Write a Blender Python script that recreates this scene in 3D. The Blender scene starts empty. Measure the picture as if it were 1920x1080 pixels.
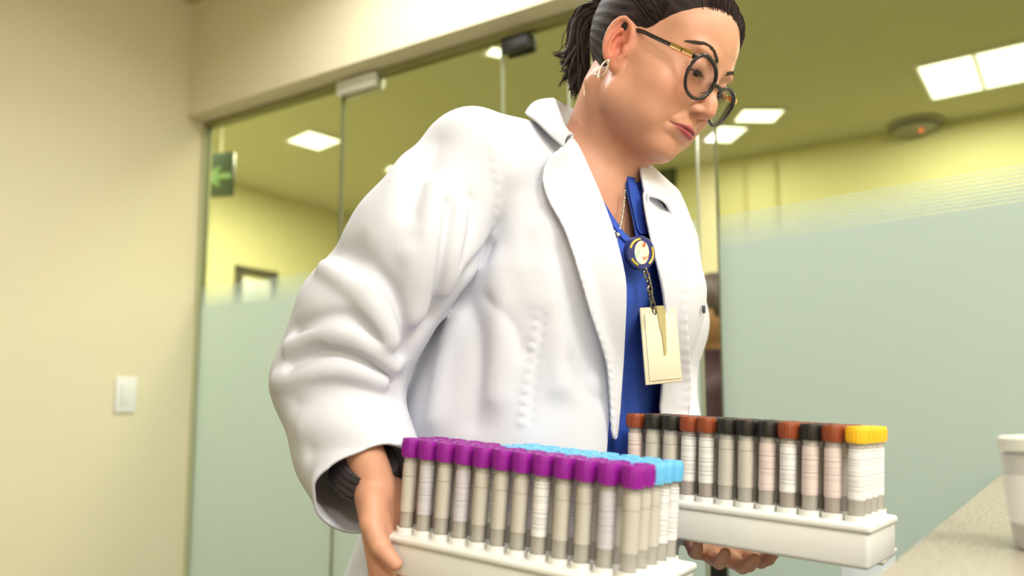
import bpy, bmesh, math, random
import numpy as np
from mathutils import Vector, Matrix
random.seed(7)
SC = bpy.context.scene
COL = SC.collection

# ------------------------------------------------------------------ camera
PITCH = math.radians(6.5)
FPX = 1500.0
cam_d = bpy.data.cameras.new('camera')
cam = bpy.data.objects.new('camera', cam_d); COL.objects.link(cam)
cam.location = (0, 0, 1.05)
cam.rotation_euler = (math.pi/2 + PITCH, 0, 0)
cam_d.sensor_width = 36; cam_d.lens = FPX/1920*36
cam_d.shift_y = 69/1920
cam_d.clip_start = .02; cam_d.clip_end = 60
cam_d.dof.use_dof = True; cam_d.dof.focus_distance = .96; cam_d.dof.aperture_fstop = 2.8
SC.camera = cam
# ------------------------------------------------------------------ view + world
SC.view_settings.view_transform = 'Standard'
SC.view_settings.look = 'None'
SC.view_settings.exposure = 0.16
SC.view_settings.gamma = 1.0
SC.view_settings.use_curve_mapping = False
W = bpy.data.worlds.new('world'); SC.world = W; W.use_nodes = True
W.node_tree.nodes['Background'].inputs[0].default_value = (1.0, 1.0, 1.0, 1)
W.node_tree.nodes['Background'].inputs[1].default_value = .27

# room frame: O = corner of left wall and header wall, A runs along the glass partition, N away from us
TH = math.radians(32.5)
O = np.array([-1.19, 2.823]); A2 = np.array([math.cos(TH), -math.sin(TH)]); N2 = np.array([math.sin(TH), math.cos(TH)])
CEIL = 2.57
def rp(t, n, z=0.0):
    q = O + A2*t + N2*n
    return Vector((q[0], q[1], z))
ROOM_RZ = -TH

def area(name, t, n, sx, sy, power, z=CEIL-.03, color=(1, .985, .955), spread=160):
    d = bpy.data.lights.new(name, 'AREA'); d.shape = 'RECTANGLE'; d.size = sx; d.size_y = sy
    d.energy = power; d.color = color; d.spread = math.radians(spread)
    o = bpy.data.objects.new(name, d); COL.objects.link(o)
    o.location = rp(t, n, z); o.rotation_euler = (0, 0, ROOM_RZ)
    return o
# unseen lamps added to light the front room: ceiling panels, then downlights
FRONT_PANELS = [(1.30, -.45, .8, .38, 12), (3.2, -.45, 1.0, .38, 8), (2.92, -2.05, .50, .42, 12), (3.55, -3.2, .6, .6, 27), (3.8, -1.7, .6, .6, 38)]
DOWNLIGHTS = [(1.12, -1.08, 6), (2.1, -.92, 1.2)]
for (t, n, sx, sy, p) in FRONT_PANELS: area('panel_light', t, n, sx, sy, p)
for (t, n, p) in DOWNLIGHTS: area('down_light', t, n, .13, .13, p, spread=135)

# ------------------------------------------------------------------ pixel helpers (only used to find places in the world)
CP, SP = math.cos(PITCH), math.sin(PITCH)
CAM = np.array([0, 0, 1.05])
def ray(x, y):
    r = (x-960)/FPX; u = (609-y)/FPX
    return np.array([r, CP - u*SP, SP + u*CP])
def at(x, y, Y):
    d = ray(x, y); return CAM + d*(Y/d[1])
def onz(x, y, z):
    d = ray(x, y); return CAM + d*((z-CAM[2])/d[2])
def proj(P):
    P = np.atleast_2d(P) - CAM
    de = P[:, 1]*CP + P[:, 2]*SP; up = -P[:, 1]*SP + P[:, 2]*CP
    return np.stack([960+FPX*P[:, 0]/de, 609-FPX*up/de], 1)

# ------------------------------------------------------------------ materials
def new_mat(name):
    m = bpy.data.materials.new(name); m.use_nodes = True
    return m, m.node_tree, m.node_tree.nodes['Principled BSDF']
def setin(b, k, v):
    if k in b.inputs: b.inputs[k].default_value = v
def mat(name, col, rough=.5, metal=0, noise=0, nscale=8, bump=0, bscale=200, spec=.5, emit=None, estr=0, sss=0, trans=0, coat=0, coords='Object', alpha=1):
    m, nt, b = new_mat(name)
    c = (*col, 1)
    setin(b, 'Base Color', c); setin(b, 'Roughness', rough); setin(b, 'Metallic', metal)
    setin(b, 'Specular IOR Level', spec); setin(b, 'Transmission Weight', trans); setin(b, 'Coat Weight', coat); setin(b, 'Alpha', alpha)
    if sss:
        setin(b, 'Subsurface Weight', sss); setin(b, 'Subsurface Scale', .01); setin(b, 'Subsurface Radius', (1, .35, .2))
    if emit: setin(b, 'Emission Color', (*emit, 1)); setin(b, 'Emission Strength', estr)
    tc = nt.nodes.new('ShaderNodeTexCoord')
    if noise:
        n = nt.nodes.new('ShaderNodeTexNoise'); n.inputs['Scale'].default_value = nscale; n.inputs['Detail'].default_value = 4
        nt.links.new(tc.outputs[coords], n.inputs['Vector'])
        mx = nt.nodes.new('ShaderNodeMix'); mx.data_type = 'RGBA'
        mx.inputs[6].default_value = tuple(max(0, x*(1-noise)) for x in col)+(1,)
        mx.inputs[7].default_value = tuple(min(1, x*(1+noise)) for x in col)+(1,)
        nt.links.new(n.outputs['Fac'], mx.inputs[0]); nt.links.new(mx.outputs[2], b.inputs['Base Color'])
    if bump:
        n2 = nt.nodes.new('ShaderNodeTexNoise'); n2.inputs['Scale'].default_value = bscale; n2.inputs['Detail'].default_value = 3
        nt.links.new(tc.outputs[coords], n2.inputs['Vector'])
        bp = nt.nodes.new('ShaderNodeBump'); bp.inputs['Strength'].default_value = bump; bp.inputs['Distance'].default_value = .002
        nt.links.new(n2.outputs['Fac'], bp.inputs['Height']); nt.links.new(bp.outputs[0], b.inputs['Normal'])
    return m
def attr_mat(name, rough=.5, sss=0, bump=0, bscale=300, spec=.5):
    m, nt, b = new_mat(name)
    a = nt.nodes.new('ShaderNodeVertexColor'); a.layer_name = 'Col'
    nt.links.new(a.outputs['Color'], b.inputs['Base Color'])
    setin(b, 'Roughness', rough); setin(b, 'Specular IOR Level', spec)
    if sss: setin(b, 'Subsurface Weight', sss); setin(b, 'Subsurface Scale', .008); setin(b, 'Subsurface Radius', (1, .35, .2))
    if bump:
        n2 = nt.nodes.new('ShaderNodeTexNoise'); n2.inputs['Scale'].default_value = bscale
        tc = nt.nodes.new('ShaderNodeTexCoord'); nt.links.new(tc.outputs['Object'], n2.inputs['Vector'])
        bp = nt.nodes.new('ShaderNodeBump'); bp.inputs['Strength'].default_value = bump; bp.inputs['Distance'].default_value = .001
        nt.links.new(n2.outputs['Fac'], bp.inputs['Height']); nt.links.new(bp.outputs[0], b.inputs['Normal'])
    return m
def glass_mat(name, tint, ior=1.5, rough=0.0):
    m = bpy.data.materials.new(name); m.use_nodes = True; nt = m.node_tree; nt.nodes.clear()
    o = nt.nodes.new('ShaderNodeOutputMaterial'); t = nt.nodes.new('ShaderNodeBsdfTransparent'); g = nt.nodes.new('ShaderNodeBsdfGlossy')
    t.inputs[0].default_value = (*tint, 1); g.inputs['Roughness'].default_value = rough
    f = nt.nodes.new('ShaderNodeFresnel'); f.inputs['IOR'].default_value = ior
    mx = nt.nodes.new('ShaderNodeMixShader')
    ge = nt.nodes.new('ShaderNodeNewGeometry'); inv = nt.nodes.new('ShaderNodeMath'); inv.operation = 'SUBTRACT'; inv.inputs[0].default_value = 1; nt.links.new(ge.outputs['Backfacing'], inv.inputs[1])
    ml = nt.nodes.new('ShaderNodeMath'); ml.operation = 'MULTIPLY'; nt.links.new(f.outputs[0], ml.inputs[0]); nt.links.new(inv.outputs[0], ml.inputs[1])
    nt.links.new(ml.outputs[0], mx.inputs[0]); nt.links.new(t.outputs[0], mx.inputs[1]); nt.links.new(g.outputs[0], mx.inputs[2]); nt.links.new(mx.outputs[0], o.inputs[0])
    return m
def film_mat():
    m = bpy.data.materials.new('frosted_film'); m.use_nodes = True; nt = m.node_tree; nt.nodes.clear()
    o = nt.nodes.new('ShaderNodeOutputMaterial'); d = nt.nodes.new('ShaderNodeBsdfDiffuse'); t = nt.nodes.new('ShaderNodeBsdfTranslucent')
    d.inputs[0].default_value = (.64, .72, .71, 1); t.inputs[0].default_value = (.77, .84, .91, 1)
    mx = nt.nodes.new('ShaderNodeMixShader'); mx.inputs[0].default_value = .70
    nt.links.new(d.outputs[0], mx.inputs[1]); nt.links.new(t.outputs[0], mx.inputs[2])
    nt.links.new(mx.outputs[0], o.inputs[0])
    return m
M = dict(
    wall=mat('cream_paint', (.73, .67, .48), .75, noise=.015, nscale=3, bump=.15, bscale=90),
    header=mat('cream_paint_header', (.79, .72, .52), .75, noise=.012, nscale=3, bump=.15, bscale=90),
    beyond=mat('yellow_cream_paint', (.62, .59, .33), .8, noise=.02, nscale=3),
    ceil=mat('ceiling_paint', (.60, .53, .27), .9, noise=.02, nscale=4),
    ceilb=mat('ceiling_paint_beyond', (.60, .58, .42), .9, noise=.02, nscale=4),
    floor=mat('floor_vinyl', (.13, .12, .10), .45, noise=.1, nscale=30),
    glass=glass_mat('partition_glass', (.86, .88, .74)),
    film=film_mat(),
    edge=mat('glass_edge', (.36, .38, .27), .3, noise=.05),  # edges that catch the light, their brightness put into the colour
    edged=mat('glass_edge_dark', (.14, .15, .09), .4, noise=.05),  # same glass edge where it stays dim, the shade put into the colour
    steel=mat('brushed_steel', (.72, .71, .68), .28, .9, noise=.05, nscale=40),
    black=mat('black_plastic', (.015, .015, .015), .45, noise=.1),
    white=mat('white_plastic', (.80, .80, .78), .4, noise=.01),
    lamp=mat('lamp_diffuser', (1, 1, 1), .5, emit=(1, .99, .95), estr=2.6, noise=.01),
)

# ------------------------------------------------------------------ mesh helpers
def link(name, me, m=None, parent=None, smooth=False):
    o = bpy.data.objects.new(name, me); COL.objects.link(o)
    if m is not None: me.materials.append(m)
    if parent is not None: o.parent = parent
    if smooth:
        me.polygons.foreach_set('use_smooth', [True]*len(me.polygons))
    return o
def tag(o, label=None, cat=None, group=None, kind=None):
    if label: o['label'] = label
    if cat: o['category'] = cat
    if group: o['group'] = group
    if kind: o['kind'] = kind
    return o
def empty(name, loc=(0, 0, 0), rz=0):
    o = bpy.data.objects.new(name, None); COL.objects.link(o); o.location = loc; o.rotation_euler = (0, 0, rz); o.empty_display_size = .02
    return o
def np_mesh(name, V, Fc):
    me = bpy.data.meshes.new(name); me.from_pydata([tuple(map(float, v)) for v in V], [], [tuple(int(i) for i in f) for f in Fc]); me.update(); return me
class MB:
    def __init__(s): s.bm = bmesh.new()
    def box(s, c, size, rot=None, bev=0, seg=2):
        r = bmesh.ops.create_cube(s.bm, size=1)
        vs = r['verts']
        bmesh.ops.scale(s.bm, vec=size, verts=vs)
        if bev:
            es = list({e for v in vs for e in v.link_edges})
            rr = bmesh.ops.bevel(s.bm, geom=es, offset=bev, segments=seg, profile=.5, affect='EDGES')
            vs = list({v for f in rr['faces'] for v in f.verts} | {v for v in vs if v.is_valid})
        if rot is not None: bmesh.ops.transform(s.bm, matrix=rot.to_4x4(), verts=vs)
        bmesh.ops.translate(s.bm, vec=c, verts=vs)
        return s
    def lathe(s, prof, n=24, c=(0, 0, 0), rot=None, close=True):
        rings = []
        for (r, z) in prof:
            if r < 1e-6: rings.append([s.bm.verts.new((0, 0, z))])
            else: rings.append([s.bm.verts.new((r*math.cos(2*math.pi*k/n), r*math.sin(2*math.pi*k/n), z)) for k in range(n)])
        for a, b in zip(rings, rings[1:]):
            for k in range(n):
                k2 = (k+1) % n
                q = [a[k % len(a)], a[k2 % len(a)], b[k2 % len(b)], b[k % len(b)]]
                q2 = []
                for v in q:
                    if v not in q2: q2.append(v)
                if len(q2) >= 3: s.bm.faces.new(q2)
        vs = [v for r in rings for v in r]
        if rot is not None: bmesh.ops.transform(s.bm, matrix=rot.to_4x4(), verts=vs)
        bmesh.ops.translate(s.bm, vec=c, verts=vs)
        return s
    def tube(s, pts, rad, n=8, closed=False, flat=1.0):
        pts = [Vector(p) for p in pts]; k = len(pts)
        if isinstance(rad, (int, float)): rad = [rad]*k
        rings = []; up = None
        for i, p in enumerate(pts):
            if closed: t = (pts[(i+1) % k]-pts[i-1])
            else: t = (pts[min(i+1, k-1)]-pts[max(i-1, 0)])
            t = t.normalized() if t.length > 1e-9 else Vector((0, 0, 1))
            if up is None:
                up = t.orthogonal().normalized()
            up = (up - t*up.dot(t)); up = up.normalized() if up.length > 1e-6 else t.orthogonal().normalized()
            sd = t.cross(up)
            rings.append([s.bm.verts.new(p + (up*math.cos(2*math.pi*j/n) + sd*math.sin(2*math.pi*j/n)*flat)*rad[i]) for j in range(n)])
        m_ = k if closed else k-1
        for i in range(m_):
            a, b = rings[i], rings[(i+1) % k]
            for j in range(n): s.bm.faces.new((a[j], a[(j+1) % n], b[(j+1) % n], b[j]))
        if not closed:
            s.bm.faces.new(rings[0][::-1]); s.bm.faces.new(rings[-1])
        return s
    def sphere(s, c, r, seg=12, scale=(1, 1, 1)):
        q = bmesh.ops.create_uvsphere(s.bm, u_segments=seg, v_segments=max(6, seg*2//3), radius=r)
        bmesh.ops.scale(s.bm, vec=scale, verts=q['verts']); bmesh.ops.translate(s.bm, vec=c, verts=q['verts']); return s
    def prism(s, poly, z0, z1):
        a = [s.bm.verts.new((x, y, z0)) for x, y in poly]; b = [s.bm.verts.new((x, y, z1)) for x, y in poly]
        s.bm.faces.new(a[::-1]); s.bm.faces.new(b); n = len(poly)
        for i in range(n): s.bm.faces.new((a[i], a[(i+1) % n], b[(i+1) % n], b[i]))
        return s
    def build(s, name, m, parent=None, smooth=False, recalc=True):
        if recalc: bmesh.ops.recalc_face_normals(s.bm, faces=s.bm.faces)
        me = bpy.data.meshes.new(name); s.bm.to_mesh(me); s.bm.free()
        o = link(name, me, m, parent, smooth)
        if smooth:
            try: me.set_sharp_from_angle(angle=math.radians(40))
            except Exception: pass
        return o
def rbox(mb, t0, t1, n0, n1, z0, z1, bev=0):
    """box in room coordinates"""
    c = rp((t0+t1)/2, (n0+n1)/2, (z0+z1)/2)
    mb.box(c, (t1-t0, n1-n0, z1-z0), Matrix.Rotation(ROOM_RZ, 3, 'Z'), bev); return mb

# ------------------------------------------------------------------ THE ROOM
HDR = 2.14
def struct(mb, name, m, parent=None):
    o = mb.build(name, m, parent)
    if parent is None: o['kind'] = 'structure'
    return o
struct(rbox(MB(), -1.9, 4.3, -4.0, 3.0, -.10, 0), 'floor', M['floor'])
struct(rbox(MB(), -.14, 4.3, -4.0, .105, CEIL, CEIL+.1), 'ceiling', M['ceil'])
struct(rbox(MB(), -1.9, 4.3, .105, 3.0, CEIL, CEIL+.1), 'ceiling_beyond', M['ceilb'])
struct(rbox(MB(), -.14, 0, -4.0, .105, 0, CEIL), 'wall_left', M['wall'])
struct(rbox(MB(), 0, 4.3, 0, .105, HDR, CEIL), 'wall_header', M['header'])
struct(rbox(MB(), 4.18, 4.3, -4.0, 0, 0, CEIL), 'wall_right', M['wall'])
struct(rbox(MB(), -.14, 4.3, -4.12, -4.0, 0, CEIL), 'wall_rear', M['header'])
struct(rbox(MB(), 2.66, 4.3, 0, .105, 0, HDR), 'wall_pier', M['header'])
struct(rbox(MB(), -1.9, -1.76, .105, 3.0, 0, CEIL), 'wall_corridor', M['beyond'])
struct(rbox(MB(), -1.76, 4.3, 2.86, 3.0, 0, CEIL), 'wall_back', M['beyond'])
struct(rbox(MB(), 4.18, 4.3, .105, 2.86, 0, CEIL), 'wall_far', M['beyond'])
struct(rbox(MB(), -1.76, -.14, .105, .12, 0, CEIL), 'wall_return', M['beyond'])
# slim channels that hold the glass
GN = .085
mb = MB(); rbox(mb, 0, 2.66, GN-.012, GN+.02, HDR-.022, HDR); struct(mb, 'trim_1', mat('olive_channel', (.30, .29, .14), .4, .3, noise=.05))
mb = MB(); rbox(mb, 0, .014, GN-.015, GN+.02, 0, HDR-.022); struct(mb, 'trim_2', mat('pale_green_channel', (.50, .53, .32), .4, noise=.05))

def pane_t(px, py=578):
    """distance along the partition of the glass plane under this pixel column"""
    d = ray(px, py); P0 = rp(0, GN); n = np.array([N2[0], N2[1]])
    k = ((P0.x*n[0]+P0.y*n[1]))/(d[0]*n[0]+d[1]*n[1])
    q = d[:2]*k - np.array([P0.x, P0.y]); return float(q@A2)
FT = 1.445       # top of the solid film
STR = [(.0018+i*.0082, .0064-i*.00055) for i in range(9)]
def pane(idx, P0, P1, film=True, top=HDR-.022, film_to=None, ftop=FT):
    """glass pane from ground point P0 to P1 (Vectors) with film on its near face"""
    d = P1-P0; L = d.length; ang = math.atan2(d.y, d.x); Rm = Matrix.Rotation(ang, 3, 'Z')
    mb = MB(); mb.box((P0+P1)/2+Vector((0, 0, .01+(top-.01)/2)), (L, .010, top-.01), Rm)
    g = mb.build('window_%d' % idx, M['glass']); g['kind'] = 'structure'
    nn = Rm @ Vector((0, -1, 0))
    e = MB()
    for P in (P0, P1):
        e.box(P+Vector((0, 0, .01+(top-.01)/2)), (.0035, .0108, top-.012), Rm)
    e.build('polished_edge', M['edge'] if idx in (3, 4) else M['edged'], g)
    if film:
        f = MB()
        a = P0 + d*(.004/L); b = P1 - d*(.004/L)
        c = (a+b)/2 + nn*.0062; LL = (b-a).length
        f.box(c+Vector((0, 0, .02+(ftop-.02)/2)), (LL, .0012, ftop-.02), Rm)
        for (dz, h) in STR:
            f.box(c+Vector((0, 0, ftop+dz+h/2)), (LL, .0012, h), Rm)
        f.build('frosted_film', M['film'], g)
    return g
ts = [.014, pane_t(643, 250), pane_t(943, 120), pane_t(1068, 100), pane_t(1316, 560)]
for i in range(4):
    pane(i+1, rp(ts[i]+.002, GN), rp(ts[i+1]-.002, GN))
# the swung door leaf on the right
LEAF0 = onz(1348, 460, 1.46); LEAF1 = onz(1920, 375, 1.46)
l0 = Vector((LEAF0[0], LEAF0[1], 0)); l1 = Vector((LEAF1[0], LEAF1[1], 0)); l1 = l1 + (l1-l0)*.25
pane(5, l0, l1, ftop=1.458)

# patch fittings
def fitting(px0, py0, px1, py1, m, label):
    t0 = pane_t(px0, (py0+py1)/2); t1 = pane_t(px1, (py0+py1)/2)
    d = ray((px0+px1)/2, (py0+py1)/2)
    P0 = rp(0, GN); k = (P0.x*N2[0]+P0.y*N2[1])/(d[0]*N2[0]+d[1]*N2[1])
    zc = 1.05 + d[2]*k; hh = .045
    r = empty('patch_fitting', rp((t0+t1)/2, GN, zc), ROOM_RZ)
    w = t1-t0
    MB().box((0, -.016, 0), (w, .022, hh), bev=.005).build('cover_plate', m, r, True)
    MB().box((0, .016, 0), (w, .022, hh), bev=.005).build('rear_plate', m, r, True)
    MB().box((-w*.3, -.028, 0), (.012, .004, .012), bev=.003).build('screw_cap', m, r, True)
    tag(r, label, 'glass door fitting'); return r
fitting(641, 145, 712, 178, M['white'], 'pale metal patch fitting clamping the top corner of the glass pane, left of the coat')
fitting(948, 72, 999, 98, M['black'], 'black patch fitting on the top edge of the glass behind the ponytail')

# light switch on the left wall
lwd = ray(234, 740); q = (O[0]*A2[0]+O[1]*A2[1])/(lwd[0]*A2[0]+lwd[1]*A2[1]); sw = CAM + lwd*q
s = empty('light_switch', sw, ROOM_RZ)
MB().box((.004, 0, 0), (.008, .075, .118), bev=.003).build('switch_plate', M['white'], s, True)
MB().box((.0095, 0, 0), (.006, .034, .066), Matrix.Rotation(.06, 3, 'Y'), bev=.002).build('rocker', M['white'], s, True)
tag(s, 'white rocker light switch on the cream wall', 'light switch')

# ---- ceiling lights beyond (square flush panels)
def ceil_light(corners, label, power, z=CEIL, two=False, name='ceiling_light'):
    P = [Vector(onz(x, y, z)) for x, y in corners]
    c = sum(P, Vector())/4
    ax = ((P[1]-P[0])+(P[2]-P[3])); ay = ((P[3]-P[0])+(P[2]-P[1]))
    w, h = ax.length/2, ay.length/2; ang = math.atan2(ax.y, ax.x)
    r = empty(name, (c.x, c.y, z), ang)
    fr = MB()
    fw = .014
    for (cx, cy, sx, sy) in ((0, h/2, w+2*fw, fw), (0, -h/2, w+2*fw, fw), (w/2, 0, fw, h), (-w/2, 0, fw, h)):
        fr.box((cx, cy, -.006), (sx, sy, .012), bev=.002)
    fr.build('frame', M['white'], r, True)
    df = MB()
    if two:
        for sx in (-1, 1): df.box((sx*w/4, 0, -.004), (w/2-.02, h-.01, .006))
    else: df.box((0, 0, -.004), (w-.01, h-.01, .006))
    df.build('diffuser', M['lamp'], r)
    d = bpy.data.lights.new('lamp_light', 'AREA'); d.shape = 'RECTANGLE'; d.size = w*.9; d.size_y = h*.9; d.energy = power; d.color = (1, .97, .86)
    lo = bpy.data.objects.new('lamp_light', d); COL.objects.link(lo); lo.parent = r; lo.location = (0, 0, -.02)
    tag(r, label, 'ceiling light')
    return r
ceil_light([(540, 259), (585, 241), (638, 262), (592, 282)], 'small square ceiling light seen through the glass above the picture frame', 60)
ceil_light([(1707, 125), (1915, 78), (1975, 137), (1755, 183)], 'large twin ceiling light panel seen through the glass near the smoke detector', 20, two=True)
ceil_light([(1325, 266), (1352, 222), (1402, 246), (1362, 262)], 'small ceiling light panel seen just right of the glasses', 5)
ceil_light([(1394, 212), (1424, 192), (1442, 212), (1430, 240)], 'narrow ceiling light panel beside the one behind the glasses', 3)
ceil_light([(908, 96), (930, 80), (950, 92), (938, 110)], 'small ceiling light seen behind the black patch fitting', 3)
ceil_light([(722, 318), (733, 306), (746, 312), (736, 322)], 'tiny ceiling light seen just above the white sleeve', 2)
# unseen ceiling panels, added as fixtures for the front room's fill lamps
for k, (t, n, sx, sy, p) in enumerate(FRONT_PANELS):
    r = empty('ceiling_light', rp(t, n, CEIL), ROOM_RZ)
    MB().box((0, 0, -.008), (sx+.05, sy+.05, .016), bev=.003).build('frame', M['white'], r, True)
    MB().box((0, 0, -.018), (sx, sy, .004)).build('diffuser', M['lamp'], r)
    tag(r, ['ceiling light panel over the woman, nearest the glass', 'ceiling light panel over the far end of the worktop', 'ceiling light panel over the near end of the worktop', 'square ceiling light panel behind the viewer', 'square ceiling light panel by the right wall'][k], 'ceiling light')
for k, (t, n, p) in enumerate(DOWNLIGHTS):  # downlights added out of view to brighten the left wall and header
    r = empty('recessed_downlight', rp(t, n, CEIL), ROOM_RZ)
    MB().lathe([(.070, 0), (.095, 0), (.095, -.006), (.088, -.009), (.072, -.006), (.070, 0)], 28).build('trim_ring', M['white'], r, True)
    MB().lathe([(0, -.004), (.071, -.004), (.071, -.007), (0, -.007)], 28).build('diffuser', M['lamp'], r)
    tag(r, ['round recessed ceiling lamp near the cream wall corner', 'round recessed ceiling lamp above the woman'][k], 'ceiling light')
area('beyond_light', -.75, .55, .5, .4, 20, color=(1, .98, .90), spread=170)  # fill lamps added out of view to light the film and walls beyond
area('beyond_light', 1.2, .50, 1.0, .4, 15, color=(1, .97, .86), spread=170)
area('beyond_light', 2.6, .50, 1.0, .4, 18, color=(1, .97, .86), spread=170)

# ---- smoke detector with red lamp
p = onz(1716, 231, CEIL)
r = empty('smoke_detector', p)
MB().lathe([(0, 0), (.135, 0), (.135, -.014), (.115, -.026), (.108, -.040), (.068, -.056), (0, -.058)], 32).build('housing', mat('grey_plastic', (.30, .29, .24), .5, noise=.05), r, True)
MB().lathe([(.117, -.022), (.119, -.028), (.113, -.034)], 32).build('vent_ring', M['black'], r, True)
MB().sphere((0, -.055, -.056), .012).build('indicator_lamp', mat('red_led', (.9, .12, .06), .3, emit=(1, .16, .08), estr=1.2, noise=.01), r, True)
tag(r, 'round grey smoke detector with a small red lamp on the ceiling beyond the glass', 'smoke detector')

# ---- things on the walls beyond
def wall_point(px, py, kind):
    d = ray(px, py)
    if kind == 'side': P0 = rp(-1.76, 0); n = A2
    elif kind == 'back': P0 = rp(0, 2.86); n = N2
    k = (P0.x*n[0]+P0.y*n[1])/(d[0]*n[0]+d[1]*n[1])
    return Vector(CAM+d*k)
# exit sign: hangs near the glass on the return wall side, turned to us
a = wall_point(386, 330, 'side'); 
es_c = Vector(at(413, 328, 3.55))
sx_ = 58/FPX*3.55; sz_ = 86/FPX*3.55
r = empty('exit_sign', es_c, math.radians(-14))
MB().box((0, 0, 0), (sx_, .02, sz_), bev=.002).build('sign_board', mat('exit_green', (.012, .050, .026), .45, noise=.05), r, True)
arrow = MB()
k_ = sz_*.36
pol = [(-1, 0), (-.12, .72), (.22, .72), (-.22, .2), (.95, .2), (.95, -.2), (-.22, -.2), (.22, -.72), (-.12, -.72)]
arrow.prism([(x*k_*.9, y*k_*.85) for x, y in pol], 0, .003)
ao = arrow.build('arrow', mat('exit_pale_green', (.20, .38, .20), .5, noise=.02), r); ao.rotation_euler = (math.pi/2, 0, 0); ao.location = (0, -.0102, -.01)
MB().box((0, 0, sz_/2+.04), (.004, .004, .08)).build('hanger', M['steel'], r)
tag(r, 'dark green sign with a pale left-pointing arrow behind the glass by the cream wall corner', 'exit sign')
# extend hanger to the ceiling
MB().box((0, 0, (CEIL-es_c.z+sz_/2)/2), (.006, .006, CEIL-es_c.z-sz_/2), ).build('hanger_rod', M['steel'], r)
# framed notice on the corridor wall
A_ = wall_point(440, 497, 'side'); B_ = wall_point(517, 497, 'side'); C_ = wall_point(478, 600, 'side')
w_ = (B_-A_).length
pf = empty('picture_frame', Vector(((A_.x+B_.x)/2, (A_.y+B_.y)/2, (A_.z+C_.z)/2)), math.atan2(N2[1], N2[0]))
h_ = A_.z-C_.z + .12
pf.location.z = A_.z-h_/2
fr = MB(); tf = w_*.15; tz = .045
for (cx, cz, sx, sz) in ((0, h_/2-tz/2, w_, tz), (0, -h_/2+tz/2, w_, tz), (w_/2-tf/2, 0, tf, h_), (-w_/2+tf/2, 0, tf, h_)): fr.box((cx, -.014, cz), (sx, .028, sz), bev=.003)
fr.build('frame', mat('dark_wood', (.06, .05, .025), .5, noise=.2, nscale=20), pf, True)
MB().box((0, -.012, -.02), (w_-tf*2.2, .012, h_-tz*2.6)).build('notice_sheet', mat('paper', (.84, .85, .84), .7, noise=.02), pf)
tag(pf, 'dark framed white notice on the corridor wall behind the glass', 'picture frame')
# dark square sign on the back wall under the chin
c_ = wall_point(1246, 329, 'back')
sg = empty('wall_sign', c_, ROOM_RZ); sq = 44/FPX*c_.y*1.05
MB().box((0, -.01, 0), (sq, .02, sq*1.1), bev=.002).build('sign_board', mat('dark_sign', (.035, .045, .02), .5, noise=.1), sg, True)
MB().lathe([(sq*.18, 0), (sq*.26, 0), (sq*.26, .003), (sq*.18, .003), (sq*.18, 0)], 24, (0, -.0205, -.0), Matrix.Rotation(math.pi/2, 3, 'X')).build('symbol', mat('sign_grey', (.16, .17, .10), .5, noise=.02), sg)
tag(sg, 'dark square sign with a pale round symbol on the wall beyond, under the chin', 'sign')
# conduits on the back wall
for px, lab in ((1397, 'thin vertical conduit on the yellow wall beyond, the one nearer the coat'), (1456, 'thin vertical conduit on the yellow wall beyond, the one nearer the smoke detector')):
    c_ = wall_point(px, 340, 'back')
    o = MB().box((0, -.008, 0), (.016, .016, CEIL-.9-.05), bev=.004).build('conduit', mat('conduit_paint', (.50, .44, .20), .6, noise=.03), None, True)
    o.location = (c_.x, c_.y, .9+(CEIL-.9-.05)/2); o.rotation_euler = (0, 0, ROOM_RZ)
    tag(o, lab, 'conduit', 'conduits on the wall beyond')

# ------------------------------------------------------------------ WORKTOP with cup and box
K0 = onz(1645, 1080, .95); K1 = onz(1900, 872, .95)
ed = (K1-K0)[:2]; ed = ed/np.linalg.norm(ed); en = np.array([ed[1], -ed[0]])
# the far end stops at the swung glass leaf
def line_hit(P, d, Q, e):
    m = np.array([[d[0], -e[0]], [d[1], -e[1]]]); s_ = np.linalg.solve(m, np.array([Q[0]-P[0], Q[1]-P[1]])); return s_[0]
le = np.array([l1.x-l0.x, l1.y-l0.y]); le /= np.linalg.norm(le)
s_end = line_hit(K0[:2], ed, np.array([l0.x, l0.y]), le) - .03
def worktop_mat():
    m, nt, b = new_mat('speckled_laminate')
    tc = nt.nodes.new('ShaderNodeTexCoord'); v = nt.nodes.new('ShaderNodeTexNoise'); v.inputs['Scale'].default_value = 260; v.inputs['Detail'].default_value = 5
    nt.links.new(tc.outputs['Object'], v.inputs['Vector'])
    cr = nt.nodes.new('ShaderNodeValToRGB'); nt.links.new(v.outputs['Fac'], cr.inputs[0])
    cr.color_ramp.elements[0].position = .36; cr.color_ramp.elements[0].color = (.17, .14, .10, 1)
    cr.color_ramp.elements[1].position = .66; cr.color_ramp.elements[1].color = (.46, .42, .34, 1)
    nt.links.new(cr.outputs[0], b.inputs['Base Color']); setin(b, 'Roughness', .35); return m
P = [K0[:2]-ed*.55, K0[:2]+ed*s_end]
Q = [P[0]+en*.75, K0[:2]+en*.75+ed*(line_hit(K0[:2]+en*.75, ed, np.array([l0.x, l0.y]), le)-.03)]
wt = empty('worktop', (float(P[0][0]), float(P[0][1]), 0))
poly = [tuple(np.array(q)-P[0]) for q in (P[0], P[1], Q[1], Q[0])]
MB().prism(poly[::-1], .912, .95).build('countertop', worktop_mat(), wt)
ins = .03
poly2 = [tuple(np.array(q)-P[0]) for q in (P[0]+en*ins, P[1]+en*ins-ed*.02, Q[1]-ed*.02, Q[0])]
MB().prism(poly2[::-1], .0, .912).build('cabinet_body', M['white'], wt)
tag(wt, 'beige speckled laminate worktop crossing the lower right corner', 'worktop')
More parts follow.
